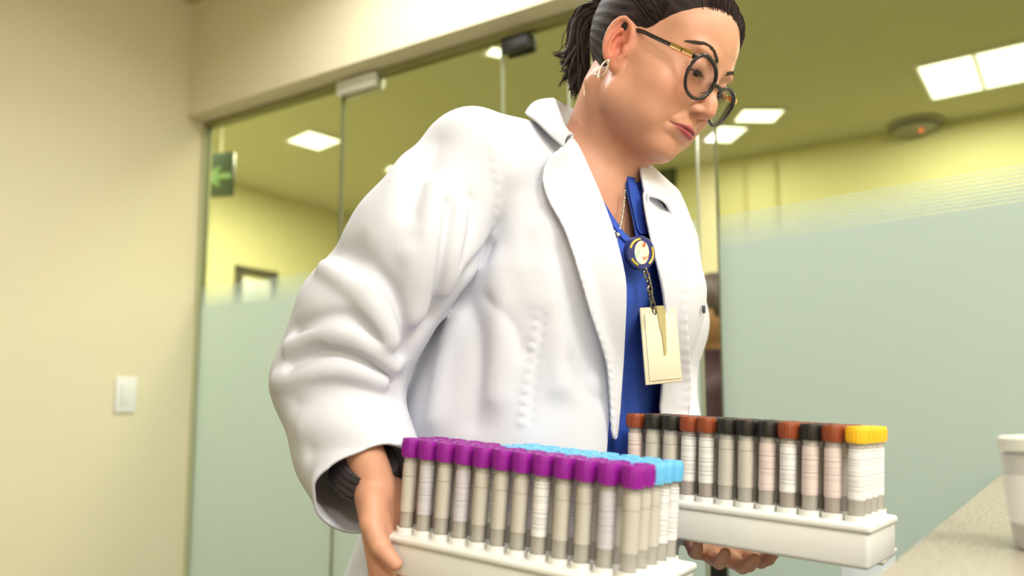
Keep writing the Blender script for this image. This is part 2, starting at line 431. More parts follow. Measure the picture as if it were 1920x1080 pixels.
# cup at the right frame edge
cb = onz(1972, 1032, .95)
cup = empty('specimen_cup', (cb[0], cb[1], .95))
MB().lathe([(0, 0.001), (.022, 0.001), (.024, .004), (.0285, .070), (.0285, .072), (.027, .072), (.0225, .005), (0, .004)], 32).build('cup_body', mat('clear_plastic', (.86, .87, .86), .25, trans=.35, noise=.01), cup, True)
MB().lathe([(.0, .0735), (.0305, .0735), (.0305, .083), (.028, .085), (0, .085), ], 32).build('lid', mat('translucent_lid', (.74, .76, .70), .3, noise=.01), cup, True)
MB().lathe([(.0254, .020), (.0282, .056), (.0286, .056), (.0258, .020), (.0254, .020)], 32).build('paper_label', mat('cup_label', (.85, .85, .85), .6, noise=.04, nscale=60), cup, True)
tag(cup, 'clear lidded specimen cup with white label on the worktop at the right edge', 'cup')

# ------------------------------------------------------------------ SDF toolkit
f32 = np.float32
def ell(P, c, r, R=None):
    q = P-np.asarray(c, f32)
    if R is not None: q = q@np.asarray(R, f32)
    r = np.asarray(r, f32)
    k0 = np.sqrt(((q/r)**2).sum(1))+1e-9; k1 = np.sqrt(((q/(r*r))**2).sum(1))+1e-9
    return k0*(k0-1)/k1
def capd(P, a, b, ra, rb):
    a = np.asarray(a, f32); b = np.asarray(b, f32); ab = b-a
    t = np.clip(((P-a)@ab)/(ab@ab), 0, 1)
    return np.sqrt(((P-a-t[:, None]*ab)**2).sum(1))-(ra+(rb-ra)*t)
def smin(a, b, k):
    h = np.clip(.5+.5*(b-a)/k, 0, 1); return b+(a-b)*h-k*h*(1-h)
def smax(a, b, k): return -smin(-a, -b, k)
def chain(P, pts, rs, k=.01):
    d = None
    for i in range(len(pts)-1):
        e = capd(P, pts[i], pts[i+1], rs[i], rs[i+1])
        d = e if d is None else smin(d, e, k)
    return d
def pdist(P, pts):
    d = None
    for a, b in zip(pts, pts[1:]):
        e = capd(P, a, b, 0, 0); d = e if d is None else np.minimum(d, e)
    return d
def mesh_sdf(f, lo, hi, h, block=16, safe=1.7):
    lo = np.asarray(lo, float); n = np.ceil((np.asarray(hi)-lo)/h).astype(int)+1
    nb = np.ceil((n)/block).astype(int); n = nb*block+1
    Fd = np.ones(n, f32)
    bi = np.stack(np.meshgrid(*[np.arange(k) for k in nb], indexing='ij'), -1).reshape(-1, 3)
    cen = (lo+(bi+.5)*block*h).astype(f32)
    dc = f(cen)
    half = block*h*.5*math.sqrt(3)*safe+h*2
    loc = np.stack(np.meshgrid(*[np.arange(block+1)]*3, indexing='ij'), -1).reshape(-1, 3)
    for i in range(len(bi)):
        s = bi[i]*block
        sl = tuple(slice(a, a+block+1) for a in s)
        if abs(dc[i]) > half:
            if dc[i] < 0: Fd[sl] = -1
    for i in range(len(bi)):
        if abs(dc[i]) <= half:
            s = bi[i]*block; sl = tuple(slice(a, a+block+1) for a in s)
            Fd[sl] = f((lo+(loc+s)*h).astype(f32)).reshape([block+1]*3)
    ins = Fd < 0
    i8 = ins.astype(np.uint8)
    S = sum(i8[a:ins.shape[0]-1+a, b:ins.shape[1]-1+b, c:ins.shape[2]-1+c] for a in (0, 1) for b in (0, 1) for c in (0, 1))
    cells = np.argwhere((S > 0) & (S < 8))
    idx = -np.ones(S.shape, np.int64); idx[tuple(cells.T)] = np.arange(len(cells))
    acc = np.zeros((len(cells), 3)); cnt = np.zeros(len(cells))
    for ax in range(3):
        o1, o2 = [k for k in range(3) if k != ax]
        for u in (0, 1):
            for v in (0, 1):
                a = cells.copy(); a[:, o1] += u; a[:, o2] += v; b = a.copy(); b[:, ax] += 1
                fa = Fd[tuple(a.T)]; fb = Fd[tuple(b.T)]; m = (fa < 0) != (fb < 0)
                t = np.where(m, fa/(fa-fb+1e-20), 0); p = a.astype(float); p[:, ax] += t
                acc[m] += p[m]; cnt[m] += 1
    V = lo+acc/np.maximum(cnt, 1)[:, None]*h
    Q = []
    for ax in range(3):
        o1, o2 = [(1, 2), (2, 0), (0, 1)][ax]
        sa = [slice(None)]*3; sb = [slice(None)]*3; sa[ax] = slice(0, -1); sb[ax] = slice(1, None)
        A_i = ins[tuple(sa)]; B_i = ins[tuple(sb)]
        E = np.argwhere(A_i != B_i)
        E = E[(E[:, o1] > 0) & (E[:, o2] > 0) & (E[:, o1] < S.shape[o1]) & (E[:, o2] < S.shape[o2])]
        c = []
        for (u, v) in ((0, 0), (1, 0), (1, 1), (0, 1)):
            g = E.copy(); g[:, o1] -= u; g[:, o2] -= v; c.append(idx[tuple(g.T)])
        q = np.stack(c, 1); fl = ~A_i[tuple(E.T)]
        q[fl] = q[fl][:, ::-1]; Q.append(q[(q >= 0).all(1)])
    return V, np.concatenate(Q)
def clip_mesh(V, Fc, g):
    """keep the part of the mesh where g > 0, cut cleanly along g = 0"""
    V = list(map(tuple, V)); g = list(map(float, g)); out = []; cache = {}
    for f in Fc:
        s = [g[i] > 0 for i in f]
        if all(s): out.append(tuple(f)); continue
        if not any(s): continue
        nf = []
        for a, b in zip(f, list(f[1:])+[f[0]]):
            if g[a] > 0: nf.append(a)
            if (g[a] > 0) != (g[b] > 0):
                k = (min(a, b), max(a, b))
                if k not in cache:
                    t = g[a]/(g[a]-g[b]); cache[k] = len(V); V.append(tuple(V[a][j]+(V[b][j]-V[a][j])*t for j in range(3))); g.append(0.0)
                nf.append(cache[k])
        if len(nf) >= 3: out.append(tuple(nf))
    used = sorted({i for f in out for i in f}); mp = {o: k for k, o in enumerate(used)}
    return np.array([V[i] for i in used]), [tuple(mp[i] for i in f) for f in out]
def poly_sd(X, poly):
    """signed distance in pixels, positive inside"""
    poly = np.asarray(poly, float); X = np.asarray(X, float); d = np.full(len(X), 1e9); ins = np.zeros(len(X), bool)
    for i in range(len(poly)):
        a = poly[i]; b = poly[(i+1) % len(poly)]; ab = b-a
        t = np.clip(((X-a)@ab)/(ab@ab+1e-9), 0, 1); d = np.minimum(d, np.linalg.norm(X-a-t[:, None]*ab, axis=1))
        c = ((a[1] > X[:, 1]) != (b[1] > X[:, 1]))
        with np.errstate(divide='ignore', invalid='ignore'):
            xi = (b[0]-a[0])*(X[:, 1]-a[1])/(b[1]-a[1])+a[0]
        ins ^= c & (X[:, 0] < xi)
    return np.where(ins, d, -d)
def smooth_poly(poly, n=3):
    """Chaikin rounding of an outline"""
    p = np.asarray(poly, float)
    for _ in range(n):
        q = np.roll(p, -1, 0); p = np.stack([.75*p+.25*q, .25*p+.75*q], 1).reshape(-1, 2)
    return p
def smooth_line(pts, n=2):
    p = np.asarray(pts, float)
    for _ in range(n):
        a, b = p[:-1], p[1:]
        m_ = np.stack([.75*a+.25*b, .25*a+.75*b], 1).reshape(-1, p.shape[1]); p = np.vstack([p[:1], m_, p[-1:]])
    return p
def trace(f, px, t0=.45, off=0.0):
    px = np.atleast_2d(np.asarray(px, float))
    r = (px[:, 0]-960)/FPX; u = (609-px[:, 1])/FPX
    D = np.stack([r, CP-u*SP, SP+u*CP], 1); D /= np.linalg.norm(D, axis=1)[:, None]
    t = np.full(len(px), t0)
    for _ in range(160):
        d = f((CAM+D*t[:, None]).astype(f32))-off
        t = t+np.clip(d*.6, -.02, .04); t = np.minimum(t, 3)
    P = CAM+D*t[:, None]
    return P, t < 2.5
def grad(f, P, e=.002):
    P = P.astype(f32); g = np.stack([f(P+np.eye(3, dtype=f32)[i]*e)-f(P-np.eye(3, dtype=f32)[i]*e) for i in range(3)], 1)
    return g/(np.linalg.norm(g, axis=1)[:, None]+1e-9)
def drape(f, poly, off, step=4.0, zfun=None):
    """cloth piece with this outline laid on the surface f, raised by off(px) metres"""
    poly = np.asarray(poly, float); lo = poly.min(0)-step*1.5; hi = poly.max(0)+step*1.5
    nx = int((hi[0]-lo[0])/step)+2; ny = int((hi[1]-lo[1])/step)+2
    X = np.stack(np.meshgrid(lo[0]+np.arange(nx)*step, lo[1]+np.arange(ny)*step, indexing='ij'), -1).reshape(-1, 2)
    P, ok = trace(f, X)
    n_ = grad(f, P, .006)
    # smooth normals a little
    o = off(X) if callable(off) else np.full(len(X), off)
    P = P+n_*o[:, None]
    g = poly_sd(X, poly)
    Fc = []
    for i in range(nx-1):
        for j in range(ny-1):
            a = i*ny+j; q = (a, a+1, a+ny+1, a+ny)
            if all(ok[list(q)]): Fc.append(q)
    return clip_mesh(P, Fc, g)
def solid(o, th, sub=0):
    m = o.modifiers.new('thick', 'SOLIDIFY'); m.thickness = th; m.offset = 0
    if sub: s = o.modifiers.new('sub', 'SUBSURF'); s.levels = s.render_levels = sub
def relax(V, Fc, it=1, lam=.5):
    Fa = np.asarray(Fc); E = np.concatenate([Fa[:, [i, (i+1) % 4]] for i in range(4)]); E = np.concatenate([E, E[:, ::-1]])
    for _ in range(it):
        s = np.zeros_like(V); c = np.zeros(len(V)); np.add.at(s, E[:, 0], V[E[:, 1]]); np.add.at(c, E[:, 0], 1)
        V = V+(s/np.maximum(c, 1)[:, None]-V)*lam
    return V
def vcol(me, cols):
    ca = me.color_attributes.new('Col', 'FLOAT_COLOR', 'POINT')
    a = np.ones((len(cols), 4), f32); a[:, :3] = cols; ca.data.foreach_set('color', a.ravel())

# ------------------------------------------------------------------ THE WOMAN: pose
HP = np.array([.17497, .98553, 1.48536])
RH = np.array([[-.59506567, .66130924, .45669129], [-.79602642, -.56321314, -.22165944], [.1106291, -.49544026, .86156843]])
def h2w(p): return HP+RH@np.array(p, float)
def w2h(P): return ((P-HP.astype(f32))@RH.astype(f32))
BL = np.array([.7071, .7071, 0]); BF = np.array([.7071, -.7071, 0])   # her left, her front
TZ = np.array([.40, .70, .85, 1.00, 1.06, 1.14, 1.22, 1.30, 1.355, 1.40])
TCX = np.array([-.02, -.012, .006, .038, .050, .066, .082, .096, .102, .102])
TCY = np.array([1.14, 1.13, 1.115, 1.10, 1.095, 1.085, 1.08, 1.08, 1.07, 1.06])
TA = np.array([.30, .250, .228, .206, .205, .198, .192, .180, .145, .09])
TB = np.array([.26, .215, .190, .165, .158, .154, .150, .132, .105, .07])
def torso(P, off=0.0):
    z = np.clip(P[:, 2], TZ[0], TZ[-1])
    cx = np.interp(z, TZ, TCX); cy = np.interp(z, TZ, TCY); a = np.interp(z, TZ, TA)+off; b = np.interp(z, TZ, TB)+off
    u = (P[:, 0]-cx)*BL[0]+(P[:, 1]-cy)*BL[1]; v = (P[:, 0]-cx)*BF[0]+(P[:, 1]-cy)*BF[1]
    e = 2.35
    q = (np.abs(u/a)**e+np.abs(v/b)**e)**(1/e)+1e-6
    gl = np.sqrt((np.abs(u/a)**(e-1)/a)**2+(np.abs(v/b)**(e-1)/b)**2)*q**(1-e)+1e-6
    d = (q-1)/gl
    d = np.clip(d, -.2, 1)
    top = P[:, 2]-(TZ[-1]+off)
    return smax(d, top, .05).astype(f32)
SH_R = at(880, 314, .945); SH_L = np.array([.208, 1.205, 1.295])
ARM = [SH_R, at(776, 462, .925), at(680, 602, .935), at(634, 712, .955), at(666, 842, .925), at(705, 948, .86)]
ARM_R = [.062, .071, .071, .070, .060, .058]
ARM_L = [SH_L, np.array([.235, 1.25, 1.20]), np.array([.222, 1.27, 1.08]), np.array([.236, 1.18, .985]), np.array([.260, 1.075, .915])]
ARM_LR = [.066, .066, .060, .055, .045]
NB = np.array([.098, 1.055, 1.36])
BUST = [(NB+BF*.075-BL*.06)*[1, 1, 0]+[0, 0, 1.215], (NB+BF*.066+BL*.05)*[1, 1, 0]+[0, 0, 1.205]]
def coat_base(P):
    d = torso(P)
    for b in BUST: d = smin(d, ell(P, b, (.062, .062, .075)), .05)
    d = smin(d, chain(P, [NB+[0, 0, .0], SH_R+[.01, 0, .012]], [.060, .058]), .04)
    d = smin(d, chain(P, [NB+[0, 0, .0], SH_L+[-.01, 0, .0]], [.056, .050]), .04)
    a = chain(P, ARM, ARM_R, .03)
    d = smin(d, a, .016*np.clip((P[:, 2]-1.22)/.08, .25, 1).astype(f32))
    al = chain(P, ARM_L, ARM_LR, .03)
    return smin(d, al, .02)

# folds read from the photograph: (pixel line, height m, width m)
FOLDS = [
 ([(914, 464), (885, 500), (850, 545), (806, 590), (772, 632), (757, 665)], -.010, .010),
 ([(840, 385), (834, 440), (822, 520), (807, 585)], -.0085, .0075),
 ([(864, 395), (852, 460), (835, 545)], .006, .012),
 ([(815, 350), (808, 430), (790, 520), (780, 580)], .006, .014),
 ([(880, 375), (880, 430), (862, 490)], -.004, .009),
 ([(712, 520), (738, 550), (754, 600), (757, 655)], -.011, .009),
 ([(690, 540), (715, 580), (728, 630), (734, 680)], .007, .013),
 ([(770, 480), (775, 540), (770, 600)], .005, .014),
 ([(585, 482), (630, 512), (675, 545), (708, 590), (728, 640)], .009, .012),
 ([(610, 470), (650, 480), (690, 500)], -.007, .016),
 ([(560, 622), (600, 598), (650, 592), (700, 620), (742, 665)], -.009, .010),
 ([(545, 650), (590, 625), (640, 622), (690, 645), (735, 690)], .007, .010),
 ([(550, 690), (600, 662), (650, 660), (705, 685), (748, 715)], -.008, .009),
 ([(525, 715), (580, 695), (650, 690), (715, 715)], .007, .012),
 ([(620, 640), (680, 655), (720, 680)], .004, .007),
 ([(560, 760), (620, 738), (690, 735), (745, 750)], -.004, .016),
 ([(570, 800), (640, 790), (720, 800)], .004, .018),
 ([(585, 850), (640, 838), (700, 845)], -.005, .014),
 ([(600, 905), (650, 890), (690, 895)], .004, .012),
 ([(760, 300), (740, 380), (700, 430)], .004, .022),
 ([(820, 270), (800, 330), (770, 400)], -.004, .018),
 ([(935, 500), (945, 560), (940, 640), (930, 740)], .005, .022),
 ([(880, 570), (900, 630), (900, 700), (890, 790)], -.005, .022),
 ([(850, 600), (830, 680), (820, 780)], .005, .018),
 ([(960, 330), (965, 400), (975, 480), (1000, 560)], .004, .020),
 ([(1040, 470), (1062, 540), (1085, 620), (1100, 700)], -.005, .020),
 ([(1010, 430), (1030, 500), (1045, 600), (1050, 720)], .004, .018),
 ([(1070, 680), (1095, 730), (1125, 750)], -.003, .012),
 ([(915, 560), (960, 600), (980, 660)], -.003, .012),
]
SEAMS = [([(916, 262), (925, 300), (931, 350), (928, 400), (920, 430)], .0022, .0045),
         ([(1012, 545), (1006, 600), (997, 660), (986, 720), (978, 795)], .0028, .0050),
         ([(1024, 545), (1020, 600), (1011, 660), (1003, 720), (996, 795)], -.0022, .004)]
GAIN = 1.6
def place(L):
    o = []
    for pts, a, w in L:
        a *= GAIN; w *= .88
        P, ok = trace(coat_base, smooth_line(pts, 2)); P = P[ok]
        o.append((P.astype(f32), a, w))
    return o
FOLD3 = place(FOLDS); GAIN = 1.0; SEAM3 = place(SEAMS)
# wrinkles on the side turned away and the far sleeve, from body positions
def wav(P, fx, fy, fz, ph): return np.sin(P[:, 0]*fx+P[:, 1]*fy+P[:, 2]*fz+ph)
def coat_f(P):
    d = coat_base(P)
    m = np.abs(d) < .05
    if m.any():
        Q = P[m]; s = np.zeros(len(Q), f32)
        for L, a, w in FOLD3:
            lo = L.min(0)-3*w; hi = L.max(0)+3*w
            k = ((Q > lo) & (Q < hi)).all(1)
            if k.any():
                r = pdist(Q[k], L)
                s[k] += a*(np.exp(-(r/w)**2) if a > 0 else .45*np.exp(-(r/w)**2)+.75*np.exp(-r/(w*.55)))
        for L, a, w in SEAM3:
            lo = L.min(0)-3*w; hi = L.max(0)+3*w
            k = ((Q > lo) & (Q < hi)).all(1)
            if k.any():
                r = pdist(Q[k], L); s[k] += a*np.exp(-(r/w)**2)*(.55+.45*np.sin(Q[k][:, 2]*520))
        s += .0014*wav(Q, 21, -33, 11, .3)*wav(Q, -17, 13, 27, 1.3)+.0008*wav(Q, 55, 41, -38, 2.0)
        d = d.copy(); d[m] -= s
    return d

cloth = mat('white_cotton', (.67, .68, .76), .8, noise=.012, nscale=20, bump=.10, bscale=900, spec=.2)
person = empty('person', (.07, 1.12, 0))
tag(person, 'woman in a white lab coat and glasses looking down and carrying two tube racks', 'person')
def pchild(o):
    o.parent = person; o.matrix_parent_inverse = Matrix.Translation(-Vector(person.location)); return o

# coat mesh
V, Fc = mesh_sdf(coat_f, (-.36, .76, .58), (.42, 1.50, 1.50), .0031)
V = relax(V, Fc, 1, .3)
# cuts: hem, neck hole, front opening, cuffs
px = proj(V)
g = np.full(len(V), 1.0)
g = np.minimum(g, V[:, 2]-.60)
neck_d = capd(V.astype(f32), NB+np.array([-.02, .02, -.02]), h2w((0, -.03, -.05)), .064, .062)
g = np.minimum(g, np.where(V[:, 2] > 1.30, neck_d, 1))
OPEN = smooth_poly([(1040, 205), (1062, 262), (1080, 290), (1102, 345), (1122, 395), (1140, 445), (1157, 510), (1160, 545), (1156, 620), (1146, 730), (1138, 815), (1120, 1080), (1235, 1080), (1242, 790), (1244, 700), (1250, 600), (1248, 560), (1238, 510), (1222, 445), (1214, 390), (1202, 330), (1190, 250)], 1)
nrm = grad(coat_base, V)
front = (nrm@BF) > .05
sd = poly_sd(px, OPEN)*.00065
sleeve_d = chain(V.astype(f32), ARM, ARM_R, .03)
g = np.minimum(g, np.where(front & (sleeve_d > .02), -sd, 1))
# right cuff: plane through the pixel line (755,832)-(640,1012) facing the hand
c1 = at(757, 826, .86); c2 = at(636, 1014, .90); cm = (c1+c2)/2
fa = ARM[5]-ARM[4]; ax_ = (c2-c1)/np.linalg.norm(c2-c1)
cn = fa-ax_*(fa@ax_); cn /= np.linalg.norm(cn)
near = np.linalg.norm(V-cm, axis=1) < .13
g = np.minimum(g, np.where(near & (sleeve_d < .03), -((V-cm)@cn), 1))
fl = ARM_L[4]-ARM_L[3]; fl = fl/np.linalg.norm(fl)
g = np.minimum(g, np.where(np.linalg.norm(V-ARM_L[4], axis=1) < .09, -((V-ARM_L[4])@fl-.015), 1))
Vc, Fcc = clip_mesh(V, Fc, g)
coat = pchild(link('lab_coat', np_mesh('lab_coat', Vc, Fcc), cloth, None, True)); solid(coat, .0035)
coat['label'] = 'white lab coat'

# lapels and collar
def off_lift(edge, base, lift, w, noise=.0005):
    def f(X):
        e = np.asarray(edge, float); d = np.full(len(X), 1e9)
        for a, b in zip(e, e[1:]):
            ab = b-a; t = np.clip(((X-a)@ab)/(ab@ab), 0, 1); d = np.minimum(d, np.linalg.norm(X-a-t[:, None]*ab, axis=1))
        return base+lift*np.exp(-(d/w)**2)+noise*np.sin(X[:, 1]*.35)*np.exp(-(d/9)**2)
    return f
def smooth_surf(P): return torso_soft(P)
def torso_soft(P):
    d = torso(P)
    for b in BUST: d = smin(d, ell(P, b, (.062, .062, .075)), .05)
    d = smin(d, chain(P, [NB+[0, 0, .0], SH_R+[.01, 0, .012]], [.060, .058]), .05)
    d = smin(d, chain(P, [NB+[0, 0, .0], SH_L+[-.01, 0, .0]], [.056, .050]), .05)
    return d
LAP1 = [(1050, 291), (1066, 262), (1084, 284), (1110, 342), (1132, 395), (1150, 445), (1166, 508), (1170, 545), (1166, 620), (1157, 730), (1148, 822), (1134, 822), (1131, 730), (1125, 660), (1108, 600), (1090, 530), (1075, 480), (1058, 435), (1038, 402), (1019, 365), (1013, 330), (1021, 303)]
e1 = [(1050, 291), (1021, 303), (1013, 330), (1019, 365), (1038, 402), (1058, 435), (1075, 480), (1090, 530), (1108, 600), (1125, 660), (1131, 730), (1134, 822)]
Vl, Fl = drape(torso_soft, smooth_poly(LAP1, 2), off_lift(e1, .006, .006, 16), 4)
lp = pchild(link('lapel', np_mesh('lapel', Vl, Fl), cloth, None, True)); solid(lp, .003)
LAP2 = [(1200, 356), (1228, 372), (1247, 411), (1266, 405), (1278, 440), (1272, 500), (1277, 600), (1282, 720), (1274, 800), (1228, 800), (1236, 700), (1241, 600), (1238, 560), (1228, 510), (1212, 445), (1201, 385)]
e2 = [(1247, 411), (1266, 405), (1278, 440), (1272, 500), (1277, 600), (1282, 720), (1274, 800)]
Vl, Fl = drape(torso_soft, smooth_poly(LAP2, 2), off_lift(e2, .005, .005, 14), 4)
lp2 = pchild(link('lapel', np_mesh('lapel', Vl, Fl), cloth, None, True)); solid(lp2, .003)
# collar: a leaf that stands round the neck, from its near tip over the nape to its far tip; rows = fold line (top) and outer edge
def ribbon(name, top, bot, nrow=10, m=None, bulge=.006, th=.003):
    top = smooth_line(top, 3); bot = smooth_line(bot, 3)
    def rs(p, n):
        s = np.r_[0, np.cumsum(np.linalg.norm(np.diff(p, axis=0), axis=1))]; t = np.linspace(0, s[-1], n)
        return np.stack([np.interp(t, s, p[:, k]) for k in range(3)], 1)
    n = 70; A = rs(top, n); B = rs(bot, n); c = (A.mean(0)+B.mean(0))/2
    V = []; 
    for i in range(n):
        o = (A[i]+B[i])/2-c; o[2] = 0; o /= np.linalg.norm(o)+1e-9
        for j in range(nrow):
            t = j/(nrow-1); V.append(A[i]*(1-t)+B[i]*t+(o+np.array([0, 0, .5]))*bulge*math.sin(math.pi*t))
    F_ = [(i*nrow+j, i*nrow+j+1, (i+1)*nrow+j+1, (i+1)*nrow+j) for i in range(n-1) for j in range(nrow-1)]
    o = link(name, np_mesh(name, V, F_), m, None, True); solid(o, th); return o
def on_coat(px, py, off):
    P, ok = trace(torso_soft, [(px, py)]); n_ = grad(torso_soft, P, .01); return (P+n_*off)[0]
top = [on_coat(1068, 268, .012), at(1062, 245, .945), at(1050, 212, .965), at(1038, 184, .99), at(1040, 187, 1.06), at(1072, 205, 1.13), at(1120, 235, 1.165), at(1165, 280, 1.15), at(1187, 313, 1.10), at(1196, 345, 1.06), on_coat(1203, 375, .010)]
bot = [on_coat(1051, 291, .013), on_coat(1022, 268, .013), on_coat(995, 243, .013), at(983, 214, .975), at(990, 208, 1.06), at(1030, 222, 1.17), at(1110, 250, 1.235), at(1162, 288, 1.215), at(1196, 328, 1.17), at(1215, 354, 1.12), on_coat(1247, 408, .010)]
col = pchild(ribbon('collar', top, bot, 12, cloth, .007)); 
# inner stand of the collar, closing the gap to the neck
bot2 = [p+np.array([0, 0, -.045])+(np.array([NB[0], NB[1], 0])-np.array([p[0], p[1], 0]))*-.03 for p in top]
pchild(ribbon('collar_stand', top, bot2, 8, cloth, .0))
# button and small dark clip on the far front edge
MBb = MB(); bp_ = on_coat(1311, 579, .006)
MBb.box(bp_, (.004, .004, .010), bev=.001); pchild(MBb.build('pen_clip', mat('navy_plastic', (.02, .03, .07), .4, noise=.05), None, True))

# scrub top
def scrub_f(P):
    d = torso(P, -.016)
    for b in BUST: d = smin(d, ell(P, b, (.050, .050, .060)), .05)
    d = smin(d, chain(P, [NB, SH_R+[.01, 0, .012]], [.050, .044]), .04)
    d = smin(d, chain(P, [NB, SH_L+[-.01, 0, .005]], [.050, .042]), .04)
    m = np.abs(d) < .03
    if m.any():
        d = d.copy(); Q = P[m]; d[m] -= .0035*wav(Q, 40, 50, 6, .3)*np.clip(1.15-Q[:, 2], 0, .3)/.3+.002*wav(Q, 60, 30, -25, .9)
    return d
blue = mat('royal_blue_cotton', (.035, .085, .44), .75, noise=.10, nscale=30, bump=.1, bscale=900, spec=.2)
V, Fc = mesh_sdf(scrub_f, (-.20, .80, .74), (.38, 1.40, 1.50), .005)
px = proj(V)
VN = [(1040, 180), (1085, 285), (1112, 345), (1132, 390), (1178, 456), (1193, 443), (1184, 400), (1176, 365), (1172, 335), (1195, 250)]
g = np.minimum(V[:, 2]-.78, 1)
nrm = grad(scrub_f, V, .006)
g = np.minimum(g, np.where((nrm@BF) > -.1, -poly_sd(px, VN)*.00065, 1))
nd = capd(V.astype(f32), NB, h2w((0, -.03, -.05)), .060, .058)
g = np.minimum(g, np.where(V[:, 2] > 1.33, nd, 1))
Vs, Fs = clip_mesh(V, Fc, g)
scr = pchild(link('scrub_top', np_mesh('scrub_top', Vs, Fs), blue, None, True)); solid(scr, .002)
# neckband of the scrub top
for poly, bs in (([(1104, 330), (1112, 345), (1132, 390), (1178, 456), (1193, 443), (1196, 452), (1179, 470), (1127, 402), (1104, 352), (1098, 336)], .003),
             ([(1171, 325), (1176, 365), (1184, 400), (1193, 443), (1213, 443), (1203, 405), (1194, 365), (1182, 330)], .004)):
    Vn, Fn = drape(scrub_f, smooth_poly(poly, 1), bs, 3)
    if len(Fn): o = pchild(link('neckband', np_mesh('neckband', Vn, Fn), blue, None, True)); solid(o, .0025)

# ------------------------------------------------------------------ head, neck, chest (skin)
EYE = [(.0315, .0800, .016), (-.0315, .0800, .016)]
EC = np.array([.0735, -.006, .004])
et = math.radians(12)
RE = np.array([[math.cos(math.radians(18)), math.sin(math.radians(18)), 0], [-math.sin(math.radians(18)), math.cos(math.radians(18)), 0], [0, 0, 1]])
def ear(q, s):
    # q: head-local points, s = +1 for her right ear
    e = q*np.array([s, 1, 1], f32)-EC.astype(f32)
    a = math.radians(20)   # ear plane turned outwards towards the back
    x = e[:, 0]*math.cos(a)+e[:, 1]*math.sin(a); y = -e[:, 0]*math.sin(a)+e[:, 1]*math.cos(a); z = e[:, 2]
    t = math.radians(-10); y, z = y*math.cos(t)-z*math.sin(t), y*math.sin(t)+z*math.cos(t)
    E = np.stack([x, y, z], 1)
    body = ell(E, (0, 0, .003), (.0055, .0165, .029))
    lobe = ell(E, (-.001, .005, -.024), (.005, .009, .010))
    d = smin(body, lobe, .008)
    # helix rim: swept line around back and top
    th = np.radians(np.linspace(-60, 235, 15)); 
    pts = np.stack([.0035+.001*np.sin(th), -.0155*np.cos(th)*1.0, .004+.0265*np.sin(th)], 1)
    rim = None
    for a_, b_ in zip(pts, pts[1:]):
        k = capd(E, a_, b_, .0034, .0034); rim = k if rim is None else np.minimum(rim, k)
    d = smax(d, -ell(E, (.0070, .0005, .004), (.0070, .0118, .0205)), .002)
    d = smin(d, rim, .003)
    anti = None
    pa = [(.0035, -.007, -.014), (.0045, -.0095, -.002), (.004, -.006, .010), (.003, .000, .017)]
    for a_, b_ in zip(pa, pa[1:]):
        k = capd(E, a_, b_, .0024, .0024); anti = k if anti is None else np.minimum(anti, k)
    d = smin(d, anti, .003)
    d = smax(d, -ell(E, (.006, .0035, -.005), (.0110, .0068, .0095)), .002)
    d = smin(d, ell(E, (.003, .0115, -.006), (.0042, .0045, .0065)), .003)
    return d
MW = .0262
def mouth_curves(m):
    u = m[:, 0]/MW; zs = -.0505-.0016*u**2
    tU = .0062*np.clip(1-np.abs(u)**1.7, 0, 1)-.0007*np.exp(-(m[:, 0]/.003)**2); tL = .0082*np.clip(1-u*u, 0, 1)
    return u, zs, tU, tL
def mouth_relief(m):
    k = (m[:, 1] > .05) & (m[:, 1] < .13) & (m[:, 2] < -.02) & (m[:, 2] > -.09) & (m[:, 0] < .045)
    o = np.zeros(len(m), f32)
    if not k.any(): return o
    M_ = m[k]; u, zs, tU, tL = mouth_curves(M_); z = M_[:, 2]
    w = np.clip(1-u*u, 0, 1)
    r = .0024*np.exp(-((z-(zs+tU*.55))/(tU*.6+.0008))**2)*w
    r += .0036*np.exp(-((z-(zs-tL*.5))/(tL*.55+.0008))**2)*w
    r -= .0034*np.exp(-((z-zs)/.0013)**2)*np.clip(1.12-np.abs(u)**3, 0, 1)*(np.abs(u) < 1.15)
    r -= .0022*np.exp(-((M_[:, 0]-MW*1.03)/.004)**2-((z-zs)/.004)**2)
    r -= .0028*np.exp(-((z+.0655)/.004)**2-(M_[:, 0]/.016)**2)                       # under the lower lip
    r -= .0010*np.exp(-(M_[:, 0]/.003)**2-((z+.038)/.006)**2)                         # philtrum
    # nose wing to mouth corner
    t = np.clip((-.026-z)/.030, 0, 1.2); xc = .0185+.0155*t
    r -= .0016*np.exp(-((M_[:, 0]-xc)/.003)**2)*np.exp(-((t-.45)/.40)**2)
    o[k] = r
    return o
